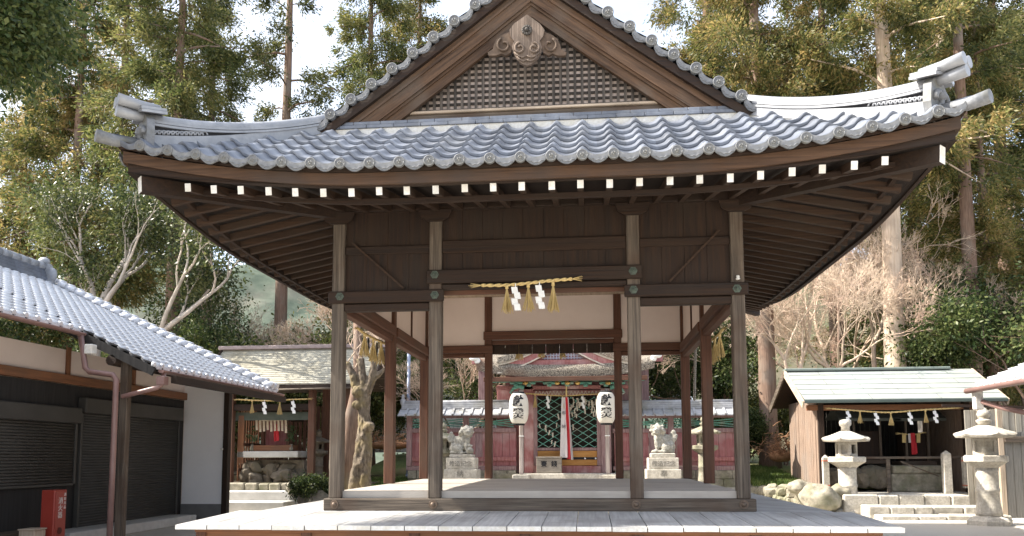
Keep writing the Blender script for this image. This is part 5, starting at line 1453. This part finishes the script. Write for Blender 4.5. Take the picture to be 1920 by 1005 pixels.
# ================================================================== SMALL THINGS IN BETWEEN
c = atY(1304, 650, DP+1.9); e = atY(1302, 752, DP+1.9)
m = MB(); n = 26
for k in range(n):
    p = c.lerp(e, k/n); m.lathe((p.x, p.y, p.z-.04), [(.012, 0), (.03, .03), (.034, .06), (.028, .062)], 8)
m.tube([c, e], .006, 5); tag(m.build('rain_chain', M('chain_metal', (.22, .20, .17), (.34, .31, .27), 20, rough=.5, metal=.5)), 'thin metal rain chain hanging behind the right rear posts', 'rain chain')
c = atY(766, 745, 15.5); m = MB(); m.tube([(c.x, 15.5, .6), (c.x, 15.5, 5.2)], .06, 10)
m.tube([(c.x, 15.45, .9), (c.x+.0, 15.45, 1.0)], .07, 8); tag(m.build('metal_pole', M('blue_grey_metal', (.22, .26, .36), (.30, .34, .44), 3, rough=.4, metal=.2)), 'blue grey metal pole behind the left end of the plank wall', 'pole')
wfn = thing('wire_fence', 'low dark wire fence on the grass bank behind the gnarled tree', 'fence', (-8, 22, 2))
for k in range(7):
    x = -14+k*1.9; MB().bbox(x-.03, x+.03, 21.97, 22.03, 1.6, 3.0, .01).build('post', M('rail_dark', (.04, .045, .04), rough=.5), wfn)
m = MB(); m.box(-14, -2.6, 21.98, 22.02, 2.95, 3.0); m.box(-14, -2.6, 21.985, 22.015, 2.2, 2.23)
for k in range(60): m.box(-14+k*.19, -14+k*.19+.012, 21.99, 22.01, 2.23, 2.95)
m.build('wire_panel', M('rail_grey', (.25, .26, .26), rough=.5), wfn)

ww = thing('white_wall', 'white wall added in place of the brightly lit field beyond the wire fence', 'wall', (-8, 27, 2));  # white slab added to give the brightness of an open sunlit field
MB().bbox(-13, -3.5, 26.9, 27.2, 1.8, 4.35, .02).build('panel', WHITE, ww); MB().bbox(-13.05, -3.45, 26.85, 27.25, 4.352, 4.45, .02).build('coping', WHITE, ww)
# ================================================================== VEGETATION
NR = np.random.default_rng(11)
def leaf_mat(name, c1, c2, c3, transl=.35, scale=.7, rough=.5, spec=.35):
    if name in MATS: return MATS[name]
    m = bpy.data.materials.new(name); m.use_nodes = True; t = m.node_tree; n = t.nodes; L = t.links.new
    b = n['Principled BSDF']; out = n['Material Output']; b.inputs['Roughness'].default_value = rough; b.inputs['Specular IOR Level'].default_value = spec
    tc = n.new('ShaderNodeTexCoord'); z = n.new('ShaderNodeTexNoise'); z.inputs['Scale'].default_value = scale; z.inputs['Detail'].default_value = 4
    L(tc.outputs['Object'], z.inputs['Vector'])
    at = n.new('ShaderNodeAttribute'); at.attribute_name = 'tint'
    ad = n.new('ShaderNodeMath'); ad.operation = 'MULTIPLY_ADD'; L(at.outputs['Fac'], ad.inputs[0]); ad.inputs[1].default_value = .45; L(z.outputs[0], ad.inputs[2])
    su = n.new('ShaderNodeMath'); su.operation = 'SUBTRACT'; L(ad.outputs[0], su.inputs[0]); su.inputs[1].default_value = .22
    cr = n.new('ShaderNodeValToRGB'); e = cr.color_ramp.elements; e[0].position = .3; e[0].color = (*c1, 1); e[1].position = .72; e[1].color = (*c3, 1)
    k = e.new(.5); k.color = (*c2, 1)
    L(su.outputs[0], cr.inputs[0])
    oi = n.new('ShaderNodeObjectInfo'); mr = n.new('ShaderNodeMapRange'); mr.inputs[3].default_value = .8; mr.inputs[4].default_value = 1.2
    L(oi.outputs['Random'], mr.inputs[0]); hs = n.new('ShaderNodeHueSaturation'); L(cr.outputs[0], hs.inputs['Color']); L(mr.outputs[0], hs.inputs['Value'])
    L(hs.outputs[0], b.inputs['Base Color'])
    tr = n.new('ShaderNodeBsdfTranslucent'); L(hs.outputs[0], tr.inputs[0]); ms = n.new('ShaderNodeMixShader'); ms.inputs[0].default_value = transl
    L(b.outputs[0], ms.inputs[1]); L(tr.outputs[0], ms.inputs[2]); L(ms.outputs[0], out.inputs[0])
    MATS[name] = m; return m
def leaves_mesh(name, P, A, ln, wd, mat, flat=False):
    "one small diamond leaf at every point P along direction A"
    N = len(P); A = A/np.maximum(np.linalg.norm(A, axis=1, keepdims=True), 1e-6)
    B = np.cross(A, NR.normal(size=(N, 3))); B /= np.maximum(np.linalg.norm(B, axis=1, keepdims=True), 1e-6)
    l = ln*NR.uniform(.6, 1.3, (N, 1)); w = wd*NR.uniform(.6, 1.3, (N, 1))
    V = np.empty((N, 4, 3)); V[:, 0] = P-A*l*.5; V[:, 1] = P+B*w*.5+A*l*.05; V[:, 2] = P+A*l*.5; V[:, 3] = P-B*w*.5+A*l*.05
    me = bpy.data.meshes.new(name); me.vertices.add(4*N); me.vertices.foreach_set('co', V.reshape(-1))
    me.loops.add(4*N); me.loops.foreach_set('vertex_index', np.arange(4*N, dtype=np.int32))
    me.polygons.add(N); me.polygons.foreach_set('loop_start', np.arange(0, 4*N, 4, dtype=np.int32)); me.polygons.foreach_set('loop_total', np.full(N, 4, dtype=np.int32))
    me.update(calc_edges=True)
    a = me.attributes.new('tint', 'FLOAT', 'FACE'); a.data.foreach_set('value', NR.uniform(0, 1, N))
    me.materials.append(mat); me.validate()
    return me
def link(name, me, parent):
    o = bpy.data.objects.new(name, me); COL.objects.link(o); o.parent = parent; return o
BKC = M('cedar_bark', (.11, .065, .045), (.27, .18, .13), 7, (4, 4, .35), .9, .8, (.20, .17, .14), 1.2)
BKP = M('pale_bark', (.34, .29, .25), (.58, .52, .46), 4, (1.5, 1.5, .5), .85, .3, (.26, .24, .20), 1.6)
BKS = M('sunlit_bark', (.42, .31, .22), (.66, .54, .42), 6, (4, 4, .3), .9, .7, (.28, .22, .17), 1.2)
BKG = M('gnarled_bark', (.05, .036, .025), (.25, .20, .145), 11, (1.4, 1.4, .6), .95, 1.0, (.22, .17, .075), 2.2)
BKT = M('maple_twig', (.46, .34, .255), (.66, .54, .41), 6, rough=.85, stain=(.50, .33, .26), stain_scale=.6)
LF_CED = leaf_mat('cedar_leaf', (.042, .060, .019), (.112, .130, .040), (.225, .205, .072), .5)
LF_CEDG = leaf_mat('cedar_leaf_golden', (.05, .066, .02), (.155, .16, .045), (.32, .23, .09), .5)
LF_DK = leaf_mat('evergreen_leaf', (.018, .034, .010), (.05, .078, .022), (.13, .15, .05), .4, rough=.45, spec=.3)
LF_LT = leaf_mat('light_leaf', (.045, .065, .02), (.11, .13, .035), (.24, .24, .08), .4, rough=.45)
LF_MD = leaf_mat('mid_leaf', (.025, .042, .013), (.07, .095, .028), (.17, .18, .065), .4, rough=.4, spec=.4)
def cedar_meshes(seed, h, z0, Rm, nb, bark, leaf, trunk_r, dens=1., gap=0.):
    r = random.Random(seed); m = MB(); N = 14
    bx = [r.gauss(0, .05) for _ in range(N+1)]; by = [r.gauss(0, .05) for _ in range(N+1)]
    pts = []; rad = []; ox = oy = 0
    for i in range(N+1):
        t = i/N; ox += bx[i]*.5; oy += by[i]*.5; pts.append((ox, oy, h*t)); rad.append(trunk_r*((1-t)**.8*.93+.03)*(1.25 if i == 0 else 1))
    m.tube(pts, rad, 12)
    P = []; A = []
    def trunk_at(z):
        f = min(z/h*N, N-.001); i = int(f); f -= i
        return Vector(pts[i]).lerp(Vector(pts[i+1]), f)
    for k in range(nb):
        t = (k+r.random())/nb; z = z0+(h-z0)*t**.92
        L = Rm*((1-t)**.65*.95+.10)*r.uniform(.5, 1.15); a = r.uniform(0, 2*PI); base = trunk_at(z)
        if r.random() < gap: continue
        d = Vector((math.cos(a), math.sin(a), 0)); rise = r.uniform(-.05, .45)
        bp = [base+d*L*s_+Vector((0, 0, L*(rise*s_-.62*s_*s_+.28*s_**3))) for s_ in (0, .2, .4, .6, .8, 1)]
        m.tube(bp, [max(.012, L*.018*(1-.8*q)) for q in (0, .2, .4, .6, .8, 1)], 4, False)
        nc = max(2, int(L*2.6*dens))
        for c in range(nc):
            s_ = .22+.8*(c+r.random())/nc; i = min(int(s_*5), 4); q = bp[i].lerp(bp[i+1], min(1.1, s_*5-i))
            q = q+Vector((r.gauss(0, .16*L), r.gauss(0, .16*L), r.gauss(0, .08*L)-.05))*.8
            cr = r.uniform(.24, .50); n = int(185*cr/.36*dens)
            g = NR.normal(size=(n, 3))*np.array([cr*.55, cr*.55, cr*.42])
            P.append(np.array(q[:])+g); dirs = g*.9+np.array([d.x*.4, d.y*.4, -.15])+NR.normal(size=(n, 3))*.22; A.append(dirs)
    P = np.concatenate(P); A = np.concatenate(A)
    tm = bpy.data.meshes.new('trunk'); tm.from_pydata(m.v, [], m.f); tm.polygons.foreach_set('use_smooth', m.sm); tm.materials.append(bark)
    return tm, leaves_mesh('crown', P, A, .19, .048, leaf)
def plant(meshes, name, label, loc, rz=0, s=1., group=None, cat='tree', sz=None):
    t = thing(name, label, cat, loc, group); link('trunk', meshes[0], t); link('crown', meshes[1], t)
    t.rotation_euler = (0, 0, rz); t.scale = (s, s, sz or s); return t
CA = cedar_meshes(1, 21, 7.0, 3.8, 76, BKC, LF_CED, .38, 1.05, .1)
CB = cedar_meshes(2, 23, 9.0, 3.8, 66, BKC, LF_CEDG, .36, 1.05, .08)
CC = cedar_meshes(3, 24, 9, 2.9, 50, BKC, LF_CED, .34, .85, .22)
CD = cedar_meshes(4, 19, 3.0, 4.2, 88, BKC, LF_CEDG, .36, 1.1, .08)
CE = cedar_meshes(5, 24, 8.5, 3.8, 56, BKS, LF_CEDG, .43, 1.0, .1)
G = 'tall cedars behind the shrine'
def at_px(px, Y, z): v = atY(px, 800, Y); return (v.x, Y, z)
for ms, px, Y, z, rz, s, lab in (
    (CA, 313, 19, .8, .3, .98, 'tall cedar with brown trunk showing just above the left building roof'),
    (CC, 516, 22, .8, 1.4, 1.0, 'slender sparse cedar with bare grey trunk left of the pavilion roof corner'),
    (CD, 120, 20, .6, 2.0, .98, 'broad golden green cedar behind the pale forked tree at the left'),
    (CD, 20, 25, .6, 4.0, 1.0, 'golden green cedar at the left edge of the photo, in the second row'),
    (CB, 205, 25, .6, 1.0, 1.05, 'tall cedar in the second row between the golden cedar and the brown trunk'),
    (CA, 380, 29, .8, .6, 1.05, 'far cedar just above the left ridge end of the pavilion roof'),
    (CA, 690, 25, .8, 2.6, 1.0, 'dense cedar rising directly left of the pavilion gable'),
    (CD, 780, 29, .8, .6, 1.15, 'far cedar whose top shows beside the gable slope at the left'),
    (CB, 1438, 17.5, .8, .2, .95, 'golden cedar with pale thin trunk between the pavilion and the right shed'),
    (CB, 1340, 24, .9, 2.2, 1.0, 'golden brown cedar just right of the pavilion gable'),
    (CB, 1440, 29, .9, 4.2, 1.15, 'far golden cedar above the middle of the right hip ridge'),
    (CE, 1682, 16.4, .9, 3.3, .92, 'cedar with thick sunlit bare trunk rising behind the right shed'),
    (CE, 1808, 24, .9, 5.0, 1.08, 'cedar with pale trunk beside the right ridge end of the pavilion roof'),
    (CA, 1580, 27, .9, 1.2, 1.1, 'broad green cedar behind and left of the thick sunlit trunk'),
    (CD, 1740, 31, .9, 2.1, 1.2, 'far cedar between the two sunlit trunks at the right'),
    (CD, 1868, 18.5, .9, 1.2, .72, 'low branched fresh green cedar directly behind the far right fence'),
    (CA, 1905, 22, .9, 2.9, 1.0, 'dark cedar at the right edge of the photo'),
    (CC, 1828, 17.5, .9, .9, .9, 'cedar with dark thin trunk directly behind the right end of the shed'),
):
    plant(ms, 'cedar_tree', lab, at_px(px, Y, z), rz, s, G, sz=s*1.3)
# --- branching for broadleaf and bare trees
def branching(seed, start, dirs, length, rad, depth, spread, shrink, up_, m, tips, wig=.12, kids_=(2, 3), sides=5, minr=.004):
    r = random.Random(seed)
    def go(p, d, L, R_, lev):
        pts = [p]; n = 4; q = Vector(p); dd = Vector(d)
        for i in range(n):
            dd = (dd+Vector((r.gauss(0, wig), r.gauss(0, wig), r.gauss(0, wig)+up_*.1))).normalized(); q = q+dd*L/n; pts.append(q.copy())
        R2 = R_*.66
        m.tube(pts, [max(minr, R_+(R2-R_)*i/n) for i in range(n+1)], sides if lev > 1 else 4 if lev == 1 else 3, False)
        if lev <= 2: tips.extend([(x.copy(), dd.copy(), lev) for x in pts[1:]])
        if lev == 0: return
        k = r.randint(*kids_)
        for j in range(k):
            a = r.uniform(.25, 1.)*spread; ax = dd.orthogonal().normalized(); ax.rotate(Matrix.Rotation(2*PI*(j+r.random()*.7)/k, 3, dd))
            nd = dd.copy(); nd.rotate(Matrix.Rotation(a, 3, ax)); nd.z += up_*.25; nd.normalize()
            src = pts[-1] if j < 2 else pts[r.randint(2, 4)]
            go(src, nd, L*shrink*r.uniform(.75, 1.2), R2*(.9 if j == 0 else .72), lev-1)
    for d, L0, R0 in dirs: go(Vector(start), Vector(d).normalized(), L0, R0, depth)
def mk(m, name, bark):
    me = bpy.data.meshes.new(name); me.from_pydata(m.v, [], m.f); me.polygons.foreach_set('use_smooth', m.sm); me.materials.append(bark); return me
def broadleaf(seed, dirs, depth, bark, leaf, per=14, sz=(.16, .075), spread=.8, shrink=.72, up_=.4, rad=.28, wig=.14):
    m = MB(); tips = []; branching(seed, (0, 0, 0), dirs, 1, .1, depth, spread, shrink, up_, m, tips, wig)
    T = [t for t in tips if t[2] <= 1]; P = []; A = []
    for p, d, l in T:
        n = per; g = NR.normal(size=(n, 3))*rad; P.append(np.array(p[:])+g); A.append(g*.6+NR.normal(size=(n, 3))*.3+np.array([0, 0, -.12]))
    return mk(m, 'trunk', bark), leaves_mesh('crown', np.concatenate(P), np.concatenate(A), sz[0], sz[1], leaf)
# pale forked tree behind the left building
PT = broadleaf(21, (((-.10, .05, 1), 2.6, .20), ((.52, .1, .95), 2.9, .17), ((.12, -.05, 1), 2.3, .14)), 5, BKP, LF_MD, 11, (.14, .07), .58, .66, .5, .42, .12)
plant(PT, 'broadleaf_tree', 'pale smooth forked tree with thin dark leaves behind the left building roof', at_px(166, 13.5, .8)[:2]+(3.9,), .0, 1.0)
v = at_px(166, 13.5, .8); MB().tube([(v[0], v[1], .3), (v[0]+.02, v[1], 2.2), (v[0], v[1], 4.0)], [.42, .34, .30], 12).build('lower_trunk', BKP, None)
o = bpy.data.objects['lower_trunk']; pt = [x for x in bpy.data.objects if x.name.startswith('broadleaf_tree')][0]
o.parent = pt; o.location = -Vector(pt.location)
# dark evergreen hanging into the upper left corner, trunk outside the frame
OT = broadleaf(33, (((.5, .0, 1), 1.25, .11), ((.95, -.1, .55), 1.2, .10), ((.2, .2, 1), 1.4, .11), ((.8, .3, .9), 1.3, .1)), 5, BKC, LF_DK, 40, (.085, .042), .8, .62, .1, .28)
ot = plant(OT, 'overhanging_tree', 'dark evergreen hanging into the top left corner, its trunk outside the photo', (-8.25, -3.0, 5.75), .0, 1.0)
m = MB(); m.tube([(0, 0, -5.75), (.1, .05, -2.5), (0, 0, .1)], [.26, .2, .17], 10); link('lower_trunk', mk(m, 'lower_trunk', BKC), ot)
# evergreen shrubs and trees
SH1 = broadleaf(41, [((math.cos(a)*.55, math.sin(a)*.55, 1), 1.5, .08) for a in (0, 1.3, 2.6, 3.9, 5.2)], 4, BKC, LF_DK, 26, (.16, .085), .8, .74, .4, .34)
SH2 = broadleaf(42, [((math.cos(a)*.5, math.sin(a)*.5, 1), 1.6, .08) for a in (.4, 1.7, 3.0, 4.3, 5.6)], 4, BKC, LF_LT, 24, (.16, .08), .8, .74, .4, .36)
SH3 = broadleaf(43, [((math.cos(a)*.4, math.sin(a)*.4, 1), 2.4, .12) for a in (.2, 2.2, 4.3)], 5, BKC, LF_DK, 18, (.17, .085), .75, .74, .4, .38)
k = 0
for ms, px, Y, z, s, lab in (
    (SH1, 415, 18.5, 1.0, .95, 'glossy evergreen bush above the left end of the small shrine roof'),
    (SH1, 475, 19.5, 1.0, 1.05, 'glossy evergreen bush behind the middle of the small shrine roof'),
    (SH2, 560, 19, 1.0, 1.05, 'light green bush right of the grey cedar trunk'),
    (SH2, 590, 24, 1.0, 1.35, 'yellow green bush farther behind the grey cedar trunk'),
    (SH3, 452, 25, .8, .82, 'dark evergreen tree between the brown trunk and the grey trunk'),
    (SH2, 545, 27, .8, 1.3, 'light green tree behind and right of the grey trunk'),
    (SH3, 395, 23, .8, .95, 'dark evergreen tree behind the brown cedar trunk'),
    (SH3, 250, 17, .8, .75, 'dark evergreen tree right of the pale forked tree'),
    (SH2, 350, 17.5, .8, 1.0, 'light green bush at the foot of the brown cedar trunk'),
    (SH3, 60, 18, .8, .95, 'dark evergreen tree behind the left building ridge'),
    (SH3, 860, 21, .8, .72, 'dark evergreen behind the left plank wall'),
    (SH3, 930, 24, .8, .95, 'dark evergreen behind the left corner of the hall roof'),
    (SH3, 1255, 20, .8, .78, 'dark evergreen directly right of the hall roof'),
    (SH3, 1335, 22, .8, .85, 'dark evergreen behind the right end of the plank wall'),
    (SH1, 1385, 17.5, .8, .55, 'dark bush left of the thin pale cedar trunk'),
    (SH2, 1470, 19, .9, .62, 'light green bush behind the thin pale cedar trunk'),
    (SH3, 1895, 18, .9, .9, 'dense dark evergreen behind the far right fence'),
    (SH3, 1960, 15, .9, .85, 'dark evergreen at the right edge above the fence'),
):
    k += 1; plant(ms, 'evergreen_tree' if ms is SH3 else 'evergreen_bush', lab, at_px(px, Y, z), k*1.7, s, 'evergreens behind the shrine', 'tree' if ms is SH3 else 'bush')
p = atY(583, 925, 9.6); SB = broadleaf(44, [((math.cos(a)*.8, math.sin(a)*.8, 1), .24, .02) for a in (0, 1.2, 2.5, 3.8, 5.1)], 3, BKC, LF_DK, 34, (.07, .038), .9, .74, .3, .10)
plant(SB, 'azalea_bush', 'low round clipped bush beside the left corner post of the pavilion', (p.x, 9.6, .38), 0, 1.0, None, 'bush')
boulder('dark boulder under the clipped bush by the left corner post', 590, 940, 9.5, .42, .7, STONED, 4)
boulder('pale pointed boulder at the end of the concrete steps, left of the clipped bush', 553, 915, 11.0, .24, .9, STONEG, 7)
# --- bare maples
def maple(seed, dirs, depth, spread, shrink, minr=.0048):
    m = MB(); tips = []; branching(seed, (0, 0, 0), dirs, 1, .1, depth, spread, shrink, .22, m, tips, .13, (2, 3), 6, minr)
    return m
def split_twigs(seed, dirs, bark, depth=6, spread=.62, shrink=.76):
    m = maple(seed, dirs, depth, spread, shrink); return mk(m, 'trunk', bark)
M1 = split_twigs(51, (((-.55, 0, .8), 1.5, .085), ((.1, .1, 1), 1.7, .09), ((.75, -.1, .7), 1.7, .085)), BKT, 8)
M2 = split_twigs(52, (((-.9, .1, .5), 1.8, .11), ((.3, 0, 1), 1.8, .11), ((.9, -.1, .55), 1.8, .10)), BKT, 8)
def bare(me, name, label, loc, rz, s):
    t = thing(name, label, 'tree', loc, 'leafless maples'); link('branches', me, t); t.rotation_euler = (0, 0, rz); t.scale = (s,)*3
    m = MB(); m.tube([(0, 0, -2.6), (.05, 0, -1.2), (0, 0, .12)], [.26, .19, .17], 10); o = link('trunk', mk(m, 'trunk', BKP), t)
    return t
bare(M1, 'bare_maple', 'leafless pale twigged maple left of the sunlit trunk, behind the green roof', at_px(1500, 17.0, 3.4), 0, 1.02)
bare(M2, 'bare_maple', 'leafless pinkish maple with low crooked limb around the sunlit trunk', at_px(1640, 18.0, 3.6), .4, 1.05)
bare(M1, 'bare_maple', 'leafless maple seen between the right posts of the pavilion', at_px(1395, 20.0, 3.0), 2.2, .95)
bare(M2, 'bare_maple', 'leafless maple behind the plank wall left of the hall', at_px(868, 17.0, 2.2), 1.0, .62)
bare(M1, 'bare_maple', 'leafless maple above the right end of the small shrine roof', at_px(650, 17.5, 3.0), 4.0, .85)
bare(M2, 'bare_maple', 'reddish leafless tree left of the grey cedar trunk', at_px(440, 21, 3.2), 2.9, .85)
bare(M1, 'bare_maple', 'leafless maple right of the sunlit trunk, before the dark evergreens', at_px(1725, 17.5, 3.0), 1.1, 1.0)
bare(M2, 'bare_maple', 'leafless maple in the second row left of the sunlit trunk', at_px(1560, 22, 3.8), 2.0, 1.15)
# --- gnarled pollarded tree by the left side of the pavilion
gt = thing('gnarled_tree', 'gnarled pollarded tree with knotted bark left of the pavilion interior', 'tree', atY(678, 905, 10.4))
g0 = Vector(gt.location)
def gy(px, py, dy=0.): return atY(px, py, 10.4+dy)
m = MB()
m.tube([gy(684, 925), gy(682, 880), gy(686, 840), gy(684, 800), gy(682, 765), gy(683, 740), gy(690, 722)], [0.222, 0.192, 0.181, 0.178, 0.163, 0.170, 0.148], 14)
m.tube([gy(664, 925, -.1), gy(666, 890, -.1), gy(674, 850, -.05), gy(678, 800)], [0.178, 0.141, 0.126, 0.089], 12)
for (px, py, r_) in ((670, 735, .15), (692, 800, .14), (676, 868, .13), (680, 818, .1), (667, 760, .1)):
    c = gy(px, py, -.14); m.ell(c, (r_, r_, r_*1.1), 9)
m.tube([gy(683, 740), gy(668, 722), gy(660, 700), gy(652, 680)], [0.148, 0.126, 0.111, 0.096], 10)
m.tube([gy(684, 738), gy(680, 715), gy(679, 690), gy(676, 672)], [0.148, 0.111, 0.104, 0.118], 10)
m.tube([gy(688, 735), gy(697, 710), gy(702, 685), gy(701, 655), gy(712, 640)], [0.148, 0.118, 0.104, 0.089, 0.067], 10)
m.tube([gy(695, 716), gy(712, 700), gy(720, 690)], [0.096, 0.074, 0.037], 8)
tmp = bpy.data.meshes.new('g'); tmp.from_pydata(m.v, [], m.f); to = bpy.data.objects.new('g', tmp); COL.objects.link(to)
md = to.modifiers.new('r', 'REMESH'); md.mode = 'VOXEL'; md.voxel_size = .03; sm = to.modifiers.new('s', 'SMOOTH'); sm.iterations = 2
me = mesh_of(to)
for v in me.vertices:
    q = v.co; n = mnoise.noise(Vector((q.x*5, q.y*5, q.z*1.6)))*.045+mnoise.noise(Vector((q.x*17, q.y*17, q.z*7)))*.03; v.co += v.normal*n; 
me.transform(Matrix.Translation(-g0)); me.polygons.foreach_set('use_smooth', [True]*len(me.polygons)); me.materials.append(BKG); link('trunk', me, gt)
m = MB(); tips = []
for i, (px, py) in enumerate(((652, 680), (676, 672), (712, 640), (720, 690), (660, 700))):
    p = gy(px, py); branching(60+i, p, [((rng.uniform(-.6, .6), rng.uniform(-.3, .3), 1), .45, .022), ((rng.uniform(-.8, .8), rng.uniform(-.3, .3), .6), .4, .018)], 1, .1, 2, .7, .75, .2, m, tips, .16, (2, 3), 5, .004)
me = mk(m, 'twigs', BKT); me.transform(Matrix.Translation(-g0)); link('twigs', me, gt)
t2 = thing('leaning_trunk', 'dark smooth leaning trunk just behind the gnarled tree', 'tree', atY(655, 900, 11.2))
MB().tube([atY(652, 925, 11.2), atY(652, 850, 11.2), atY(658, 790, 11.2), atY(668, 740, 11.2), atY(672, 690, 11.2), atY(668, 560, 11.2)], [.26, .23, .21, .18, .15, .08], 12).build('trunk', BKC, t2)
# ================================================================== BANKS, GRASS, HILLS
GRS = leaf_mat('grass_blade', (.05, .09, .02), (.10, .17, .035), (.22, .26, .08), .4, 1.2)
bankm = M('bank_grass', (.07, .10, .025), (.15, .18, .06), 9, rough=.95, bump=.5, stain=(.20, .16, .08), stain_scale=.7)
def bank(x0, x1, ys, zs, nx=24):
    m = MB(); m.grid([[(x0+(x1-x0)*i/nx, y, z+mnoise.noise(Vector((x0+(x1-x0)*i/nx, y, 0))*.6)*.10) for i in range(nx+1)] for y, z in zip(ys, zs)]); return m
bank(-7.35, -4.4, (10.6, 11.5, 13, 15, 17, 19, 22, 30, 46), (.45, .55, .66, .75, 1.0, 1.35, 1.7, 1.9, 2.0)).build('grass_bank', bankm, kind='structure')
bank(6.2, 12, (13.2, 13.8, 15, 17, 20, 26, 40), (.62, .72, .9, 1.1, 1.3, 1.5, 2)).build('grass_bank', bankm, kind='structure')
def grass(x0, x1, y0, y1, zf, n, name, lab, h=.22):
    P = np.stack([NR.uniform(x0, x1, n), NR.uniform(y0, y1, n), np.zeros(n)], 1); P[:, 2] = [zf(a, b)+h*.3 for a, b in P[:, :2]]
    A = np.stack([NR.normal(0, .35, n), NR.normal(0, .35, n), np.ones(n)], 1)
    o = bpy.data.objects.new(name, leaves_mesh(name, P, A, h, .022, GRS)); COL.objects.link(o); tag(o, lab, 'grass', kind='stuff'); return o
grass(-7.2, -4.6, 11.0, 15.5, lambda x, y: .45+(y-10.6)*.068, 7000, 'grass', 'bright green grass on the bank beside the gnarled tree')
grass(5.6, 7.1, 13.2, 17.5, lambda x, y: .66+max(0, y-13.2)*.11, 6000, 'grass', 'green grass on the bank left of the right shed')
# dry reddish brush heaps
BR = M('dry_brush', (.22, .10, .05), (.42, .24, .13), 8, rough=.9)
def brush(px, py, Y, w, h, lab):
    c = atY(px, py, Y); m = MB(); r = random.Random(px)
    for k in range(240):
        p = c+Vector((r.gauss(0, w), r.gauss(0, w*.6), abs(r.gauss(0, h)))); d = Vector((r.gauss(0, 1), r.gauss(0, 1), r.gauss(.3, .6))).normalized()*r.uniform(.15, .4)
        m.tube([p, p+d*.5+Vector((0, 0, .03)), p+d], [.012, .009, .004], 3, False)
    m.ell(c+Vector((0, .1, 0)), (w*1.2, w*.7, h*.7), 10); o = m.build('brush_heap', BR); tag(o, lab, 'brush heap')
brush(1466, 855, 16, .35, .3, 'heap of dry reddish brush at the foot of the thin pale cedar')
brush(728, 835, 16.5, .7, .22, 'reddish dry brush beyond the grass, right of the gnarled tree')
# hills
def hill(name, x0, x1, yb, ht, depth, seed, mat, tilt=0.):
    m = MB(); nx, ny = 110, 26; rows = []
    for j in range(ny+1):
        v = j/ny; row = []
        for i in range(nx+1):
            u = i/nx; x = x0+(x1-x0)*u
            prof = ht(u)*(math.sin(min(v/.75, 1)*PI/2)**1.2 if v < .75 else math.cos((v-.75)/.25*PI/2*.6))
            q = Vector((x*.02, v*4+seed, 0)); z = prof*(1+.18*mnoise.noise(q*1.3))+mnoise.noise(Vector((x*.16, v*14, seed)))*prof*.05+abs(mnoise.noise(Vector((x*.5, v*40, seed))))*2.2*min(1, v*3)
            row.append((x, yb+depth*v, z-.3))
        rows.append(row)
    m.grid(rows); return m.build(name, mat, kind='structure')
HM = M('wooded_hill', (.05, .068, .052), (.11, .13, .10), .35, rough=.95, bump=.6, stain=(.16, .14, .12), stain_scale=.06, spec=.05)
HM2 = M('brown_hill', (.045, .05, .032), (.14, .12, .085), .5, rough=.95, bump=.6, stain=(.09, .11, .06), stain_scale=.12, spec=.05)
hill('hill', -220, 40, 120, lambda u: 44*math.exp(-((u-.42)/.35)**2)+8, 90, 1.0, HM)
hill('hillside', 10, 150, 48, lambda u: 21*math.exp(-((u-.35)/.5)**2)+6, 60, 2.0, HM2)
